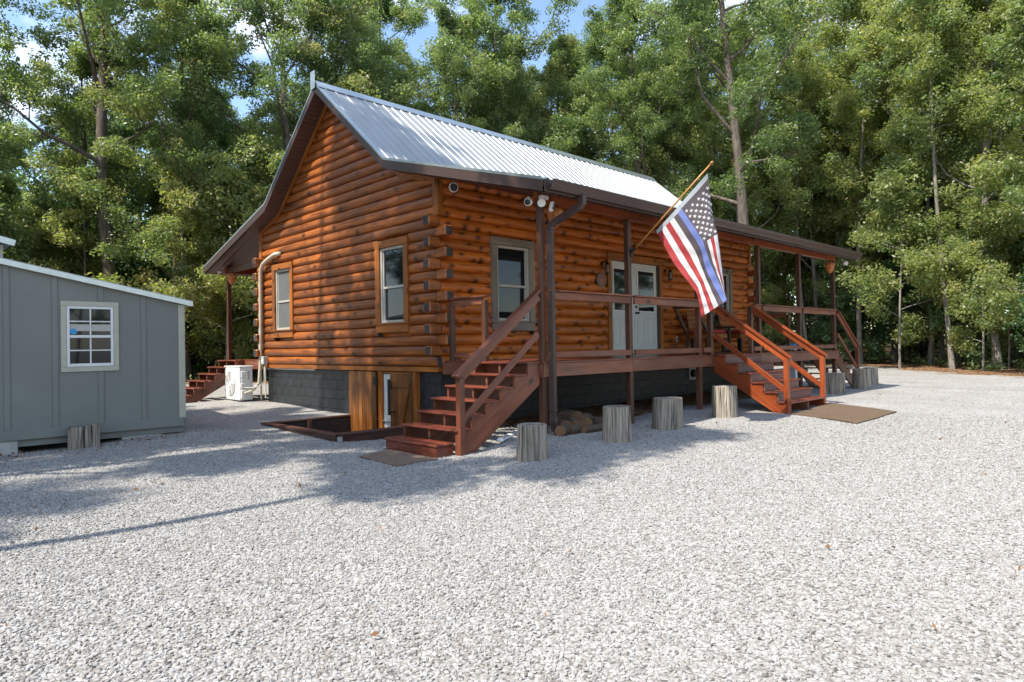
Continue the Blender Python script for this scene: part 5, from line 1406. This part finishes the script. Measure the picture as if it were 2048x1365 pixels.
def make_tree(seed, H, r0, base, spread, per, leaf, matl, matb, limbs=18, sub=5, up=0.5, lean=0.0, clump=0.55, twig=True, top=1.0):
    rng = np.random.default_rng(seed); V = []; F = []; cen = []; rad = []
    wob = rng.normal(0, 1, (2, 4)) * 0.022 * H
    def trunk_at(t):
        x = sum(wob[0, k] * math.sin((k + 1) * 1.5 * t) / (k + 1) for k in range(4)) + lean * H * t
        y = sum(wob[1, k] * math.sin((k + 1) * 1.5 * t) / (k + 1) for k in range(4))
        return np.array([x, y, H * t])
    ts = np.linspace(0, 0.97, 13)
    rt = [r0 * (1.35 if t == 0 else 1.0) * (1 - 0.86 * t ** 1.1) for t in ts]
    p0 = [trunk_at(t) for t in ts]; p0[0][2] -= .3
    tube_np(p0, rt, 8, V, F)
    for i in range(limbs):
        t = base + (0.97 - base) * ((i + rng.uniform(0, .8)) / limbs) ** 0.9
        h = (t - base) / (1 - base); az = i * 2.4 + rng.uniform(-.5, .5)
        ln = spread * (0.45 + 0.75 * math.sin(math.pi * min(1, h * .85 + .15))) * rng.uniform(.65, 1.15) * (1 - .45 * h * top)
        el = up * rng.uniform(.5, 1.3) + .5 * h
        s0 = trunk_at(t); pts = [s0]; d = np.array([math.cos(az) * math.cos(el), math.sin(az) * math.cos(el), math.sin(el)])
        ns = 5
        for k in range(ns):
            d = d + rng.normal(0, .14, 3) + np.array([0, 0, .05]); d /= np.linalg.norm(d); pts.append(pts[-1] + d * ln / ns)
        rb = r0 * (1 - .86 * t) * .52
        tube_np(pts, [max(.008, rb * (1 - .85 * k / ns)) for k in range(ns + 1)], 5, V, F)
        for j in range(sub + 2):
            f = .3 + .7 * (j + rng.uniform(0, .9)) / (sub + 2); q = f * ns; a = int(min(ns - 1, q)); st_p = np.array(pts[a]) * (1 - (q - a)) + np.array(pts[a + 1]) * (q - a)
            dd = d * .5 + rng.normal(0, .75, 3) + np.array([0, 0, .18]); dd /= np.linalg.norm(dd); l2 = ln * rng.uniform(.22, .42)
            mid = st_p + dd * l2 * .5 + rng.normal(0, .06, 3) * l2; end = st_p + dd * l2
            tube_np([st_p, mid, end], [max(.006, rb * .28), max(.005, rb * .16), .004], 3, V, F)
            for c in (mid, end, end + rng.normal(0, .35, 3) * clump): cen.append(c); rad.append(clump * rng.uniform(.6, 1.25))
        cen.append(pts[-1]); rad.append(clump)
    trunk = mesh_np('trunk', np.concatenate(V), np.concatenate(F), matb)
    trunk.polygons.foreach_set('use_smooth', [True] * len(trunk.polygons))
    LV, LF, lr = leaves(rng, np.array(cen), np.array(rad), per, leaf)
    return trunk, mesh_np('crown', LV, LF, matl, lr)

PROTO = {
    'oak_a': make_tree(1, 18, 0.216, .26, 5.0, 150, 0.060, M['leaf_green'], M['treebark'], 20, 5, clump=.50),
    'oak_b': make_tree(2, 20, 0.240, .30, 4.6, 150, 0.060, M['leaf_green'], M['treebark'], 20, 5, clump=.50),
    'oak_c': make_tree(3, 16, 0.176, .22, 4.2, 143, 0.058, M['leaf_green'], M['treebark'], 18, 5, clump=.48),
    'yel_a': make_tree(4, 15, 0.136, .20, 3.9, 118, 0.062, M['leaf_yellow'], M['palebark'], 18, 5, lean=.02, clump=.5),
    'yel_b': make_tree(5, 12, 0.112, .18, 3.4, 106, 0.062, M['leaf_yellow'], M['palebark'], 16, 5, lean=.05, clump=.48),
    'dark_a': make_tree(6, 15, 0.160, .16, 3.8, 131, 0.063, M['leaf_dark'], M['treebark'], 18, 5, clump=.5),
    'sap_y': make_tree(7, 6.5, 0.040, .12, 2.0, 75, 0.055, M['leaf_yellow'], M['palebark'], 14, 4, clump=.40),
    'sap_g': make_tree(8, 6.0, 0.040, .08, 2.0, 75, 0.058, M['leaf_green'], M['treebark'], 14, 4, clump=.40),
    'sap_d': make_tree(9, 4.6, 0.032, .05, 1.7, 56, 0.075, M['leaf_dark'], M['treebark'], 11, 4, clump=.42),
    'pole': make_tree(10, 17, 0.096, .55, 2.4, 93, 0.058, M['leaf_yellow'], M['palebark'], 12, 4, clump=.5),
    'lean': make_tree(11, 15, 0.120, .42, 3.2, 106, 0.058, M['leaf_yellow'], M['palebark'], 14, 5, lean=-.05, clump=.5),
}
def tree(kind, x, y, rot, scl, name, label, group=None, cat='tree'):
    r_ = bpy.data.objects.new(name, None); col.objects.link(r_); r_.location = (x, y, gz(x, y)); r_.rotation_euler = (0, 0, rot); r_.scale = scl if isinstance(scl, tuple) else (scl,) * 3
    tag(r_, label, cat, group)
    for nm, me in zip(('trunk', 'crown'), PROTO[kind]):
        o = bpy.data.objects.new(nm, me); col.objects.link(o); o.parent = r_
    return r_

# trees one can single out
tree('oak_b', -.15, 17.8, .6, 1.05, 'oak_tree', 'large forked oak rising behind the grey shed')
tree('oak_a', 5.6, 16.2, 2.2, 1.05, 'oak_tree', 'tall oak behind the ridge end of the cabin roof')
tree('oak_a', 14.5, 14.5, 4.0, 1.08, 'oak_tree', 'broad oak behind the middle of the metal roof')
tree('oak_b', 18.4, 3.7, 1.4, 1.05, 'oak_tree', 'dark trunked oak behind the flag at the end of the cabin')
tree('lean', 26.0, 2.0, 1.0, 1.0, 'leaning_tree', 'pale grey leaning tree at the yard edge beyond the far porch stairs')
tree('sap_y', 22.6, -.6, .5, 1.25, 'young_tree', 'slender young tree with yellowing leaves at the gravel edge')
tree('pole', 26.3, -.9, .3, 1.0, 'slender_tree', 'patchy barked slender trunk behind the yellowing young tree')
tree('oak_c', 25.4, -1.9, 2.6, 1.1, 'oak_tree', 'dark thick trunk with bushy leaves round its foot at the yard edge')
tree('yel_a', 23.4, -3.7, 2.2, 1.0, 'maple_tree', 'forked pale trunk with yellow green leaves at the right of the yard')
tree('yel_b', 20.6, -6.2, .9, 1.0, 'maple_tree', 'yellow green tree overhanging the right end of the gravel')
# cedar
def cedar():
    rng = np.random.default_rng(31); V = []; F = []; cen = []; rad = []
    tube_np([(0, 0, -.2), (0.02, 0, 3), (0, 0, 6.6)], [.11, .07, .015], 7, V, F)
    for i in range(90):
        h = .5 + 6 * i / 90; a = i * 2.4; l = (1.5 * (1 - h / 7.2) + .1) * rng.uniform(.7, 1.1)
        for f in (.35, .7, 1.0): cen.append((l * f * math.cos(a), l * f * math.sin(a), h + .25 * f * l)); rad.append(.22)
    LV, LF, lr = leaves(rng, np.array(cen), np.array(rad), 40, .055, 1.0)
    return mesh_np('trunk', np.concatenate(V), np.concatenate(F), M['treebark']), mesh_np('crown', LV, LF, M['cedar'], lr)
PROTO['cedar'] = cedar()
tree('cedar', 18.9, -6.0, 0, 1.0, 'cedar_tree', 'feathery green cedar at the right of the gravel yard')

# the wood around the yard
rw = random.Random(11)
placed = []
def ok(x, y, dmin):
    if -1.5 < x < 13.5 and -4 < y < 11: return False
    for a, b in placed:
        if (a - x) ** 2 + (b - y) ** 2 < dmin * dmin: return False
    placed.append((x, y)); return True
CAM2 = Vector((-7.03, -8.98))
def polar(px, depth):
    l = (px - 1024) / 1340 * depth; return CAM2.x + .697 * depth + .717 * l, CAM2.y + .717 * depth - .697 * l
FOREST = 'trees of the wood around the yard'
n = 0
LAB = {'oak_a': 'broad green oak in the wood around the yard', 'oak_b': 'tall narrow green oak in the wood around the yard', 'oak_c': 'shorter green oak in the wood around the yard', 'yel_a': 'tree with yellowing leaves in the wood around the yard', 'yel_b': 'small tree with yellowing leaves in the wood around the yard', 'dark_a': 'dark leaved tree in the wood around the yard', 'pole': 'thin bare stemmed tree with a small high crown in the wood', 'sap_y': 'yellow green sapling under the tall trees', 'sap_g': 'green sapling under the tall trees', 'sap_d': 'dark leafy shrub under the tall trees'}
NAME = {'oak_a': 'oak_tree', 'oak_b': 'oak_tree', 'oak_c': 'oak_tree', 'yel_a': 'maple_tree', 'yel_b': 'maple_tree', 'dark_a': 'hickory_tree', 'pole': 'slender_tree', 'sap_y': 'sapling', 'sap_g': 'sapling', 'sap_d': 'shrub'}
def scatter(count, dmin, kinds, dlo, dhi, pxlo, pxhi, smin, smax, group):
    k = 0; tries = 0
    while k < count and tries < count * 30:
        tries += 1
        px = rw.uniform(pxlo, pxhi); d = rw.uniform(dlo, dhi); x, y = polar(px, d)
        if litter_mask(x, y) < .9 or (y < 9 and x < yard_edge(y) + 2.4): continue
        if not ok(x, y, dmin): continue
        kd = rw.choice(kinds)
        s_ = rw.uniform(smin, smax)
        tree(kd, x, y, rw.uniform(0, 6.28), (s_, s_, s_ * rw.uniform(.92, 1.08)), NAME[kd], LAB[kd], group + ': ' + LAB[kd], 'shrub' if NAME[kd] == 'shrub' else 'tree'); k += 1
scatter(15, 3.6, ['oak_a', 'oak_b', 'oak_c', 'dark_a', 'oak_c'], 23, 34, -250, 1150, .8, 1.0, FOREST)
scatter(8, 3.6, ['oak_a', 'oak_b', 'yel_a', 'oak_c'], 30, 40, 1000, 1700, .85, 1.05, FOREST)
scatter(24, 2.4, ['yel_a', 'yel_b', 'pole', 'oak_c', 'yel_b'], 25, 42, 1450, 2350, .8, 1.1, FOREST)
scatter(18, 3.2, ['oak_b', 'oak_a', 'pole', 'dark_a', 'yel_a', 'pole'], 38, 52, -300, 2400, .7, .95, FOREST)
scatter(10, 1.5, ['pole', 'pole'], 27, 38, 1500, 2350, .7, 1.0, FOREST)
scatter(9, 3.0, ['oak_a', 'oak_c', 'oak_c'], 31, 38, 780, 1420, .72, .95, FOREST)
for kd, px, dp, sc_ in (('oak_a', 1250, 35, .95), ('oak_c', 1335, 37, 1.0), ('oak_b', 800, 33, .95), ('oak_c', 1040, 35, .95), ('dark_a', 1150, 37, .9), ('oak_c', 1420, 38, 1.0), ('oak_a', 700, 37, .85), ('yel_a', 1690, 33, 1.35), ('yel_a', 1800, 35, 1.35), ('oak_c', 1600, 36, 1.15), ('yel_a', 1930, 33, 1.3)):
    x, y = polar(px, dp); placed.append((x, y))
    tree(kd, x, y, px * .7, sc_, NAME[kd], LAB[kd], FOREST + ': ' + LAB[kd])
UNDER = 'undergrowth of the wood'
scatter(44, 1.3, ['sap_g', 'sap_y', 'sap_d', 'sap_y', 'sap_g'], 22, 36, -250, 1000, .7, 1.3, UNDER)
scatter(52, 1.2, ['sap_y', 'sap_y', 'sap_d', 'sap_g'], 24, 38, 1350, 2350, .55, 1.2, UNDER)
# low ground cover along the wood edge
def cover():
    rng = np.random.default_rng(5); cen = []; rad = []
    for _ in range(5200):
        px = rng.uniform(-300, 2400); d = rng.uniform(20, 34); x, y = polar(px, d)
        lm = litter_mask(x, y)
        if lm < .97 or (-1 < x < 13 and y < 11) or (y < 9 and x < yard_edge(y) + 2.6): continue
        if math.sin(x * .8) * math.sin(y * .7 + 1) < rng.uniform(-.6, .9): continue
        cen.append((x, y, gz(x, y) + rng.uniform(.02, .3))); rad.append(rng.uniform(.15, .35))
    LV, LF, lr = leaves(rng, np.array(cen), np.array(rad), 12, .07, .7)
    o = bpy.data.objects.new('undergrowth', mesh_np('undergrowth', LV, LF, M['leaf_green'], lr)); col.objects.link(o); tag(o, 'low green plants covering the wood floor', 'undergrowth', kind='stuff')
cover()
# the far wood closing the view
def farwood():
    rng = np.random.default_rng(6); cen = []; rad = []
    for _ in range(7600):
        px = rng.uniform(-700, 2800); d = rng.uniform(44, 66); x, y = polar(px, d)
        h = rng.uniform(0, 1) ** 1.1 * (13 + 4 * math.sin(x * .35) + 3 * math.sin(y * .5))
        cen.append((x, y, gz(x, y) + h)); rad.append(rng.uniform(.8, 1.8))
    LV, LF, lr = leaves(rng, np.array(cen), np.array(rad), 26, .20, .8)
    o = bpy.data.objects.new('far_wood', mesh_np('far_wood', LV, LF, M['leaf_green'], lr)); col.objects.link(o); tag(o, 'dense green wood far behind the cabin', 'wood', kind='stuff')
farwood()
# trees left of the yard, whose crowns shade the gravel and the gable
PROTO['shade_a'] = make_tree(12, 21.5, .24, .62, 3.9, 90, .075, M['leaf_green'], M['treebark'], 8, 0, clump=.42)
PROTO['shade_b'] = make_tree(13, 17, .10, .60, 2.5, 100, .085, M['leaf_yellow'], M['palebark'], 11, 4, clump=.55)
tree('shade_b', -9.8, -2.75, 1.2, (1.1, 1.0, .98), 'young_tree', 'slim young tree standing left of the yard in front of the shed')
PROTO['shade_c'] = make_tree(14, 16, .2, .30, 3.4, 130, .085, M['leaf_green'], M['treebark'], 14, 3, clump=.55)
tree('shade_c', -10.6, .9, .4, (.85, .85, 1.1), 'oak_tree', 'oak left of the shed shading the yard')
tree('shade_a', -9.6, 5.3, 2.4, (1.0, 1.0, 1.0), 'oak_tree', 'tall oak beside the left wall of the shed shading the gable')

PROTO['shade_d'] = make_tree(15, 21.5, .22, .60, 2.6, 110, .08, M['leaf_green'], M['treebark'], 11, 1, clump=.46)
tree('shade_d', -10.3, 2.1, 4.6, (1.0, 1.0, 1.0), 'oak_tree', 'tall oak shading the near corner of the cabin')
for k, (x, y, kd, sc_, rt) in enumerate(((-15.5, 3.0, 'oak_a', .85, 1.1), (-14.2, 6.6, 'dark_a', .95, 2.0), (-18.5, .8, 'oak_b', .85, 4.0), (-19, 6.5, 'oak_a', .9, 5.0), (-13.6, 10.2, 'sap_g', 1.3, .2))):
    tree(kd, x, y, rt, sc_, NAME[kd], LAB[kd], (UNDER if kd.startswith('sap') else FOREST) + ': ' + LAB[kd], 'shrub' if NAME[kd] == 'shrub' else 'tree')

# the wood continues across the drive, behind the viewer
for k in range(13):
    x = -34 + k * 5.2 + rw.uniform(-1, 1); y = -33 + rw.uniform(-3, 3) - .1 * x
    kd = ('oak_a', 'oak_c', 'yel_a', 'oak_b', 'dark_a')[k % 5]
    tree(kd, x, y, rw.uniform(0, 6), rw.uniform(.75, .95), NAME[kd], LAB[kd], FOREST + ': ' + LAB[kd])

for k, (x, y) in enumerate(((-12.8, 4.4), (-13.5, 8.6), (-16.5, 1.6), (-16.2, 9.8), (-17.2, 5.4), (-20.5, 3.2), (-21, 9.5), (-11.5, 17.5), (-9, 22), (-15, 13), (-17, 21), (-22, 15), (-13.5, 27), (-24, 24), (-5, 27), (27, -10), (31, -14), (29, -19), (36, -20), (40, -26), (35, -29), (45, -33), (41, -14), (50, -24))):
    kd = ('oak_a', 'oak_c', 'dark_a', 'oak_b', 'yel_a')[k % 5]
    tree(kd, x, y, k * 1.3, .85, NAME[kd], LAB[kd], FOREST + ': ' + LAB[kd])

# fallen leaves on the gravel
def fallen():
    rng = np.random.default_rng(15); cen = []; ton = []
    for _ in range(170):
        x = rng.uniform(-8, 14); y = rng.uniform(-10, 2)
        if (x > -.2 and y > -2.4): continue
        cen.append((x, y, gz(x, y) + .03)); ton.append(rng.uniform(.1, .9))
    for _ in range(120):
        x = rng.uniform(-6, -3.4); y = rng.uniform(2.05, 2.6); cen.append((x, y, gz(x, y) + .025)); ton.append(rng.uniform(0, .5))
    for _ in range(900):
        x, y = polar(rng.uniform(1650, 2300), rng.uniform(20, 30))
        if litter_mask(x, y) > .15: cen.append((x, y, gz(x, y) + .03)); ton.append(rng.uniform(.2, 1))
    LV, LF, lr = leaves(rng, np.array(cen), np.full(len(cen), .02), 1, .022, .5, tone=np.array(ton))
    o = bpy.data.objects.new('fallen_leaves', mesh_np('fallen_leaves', LV, LF, M['litter'], lr)); col.objects.link(o); tag(o, 'scattered brown fallen leaves on the gravel', 'leaves', kind='stuff')
fallen()
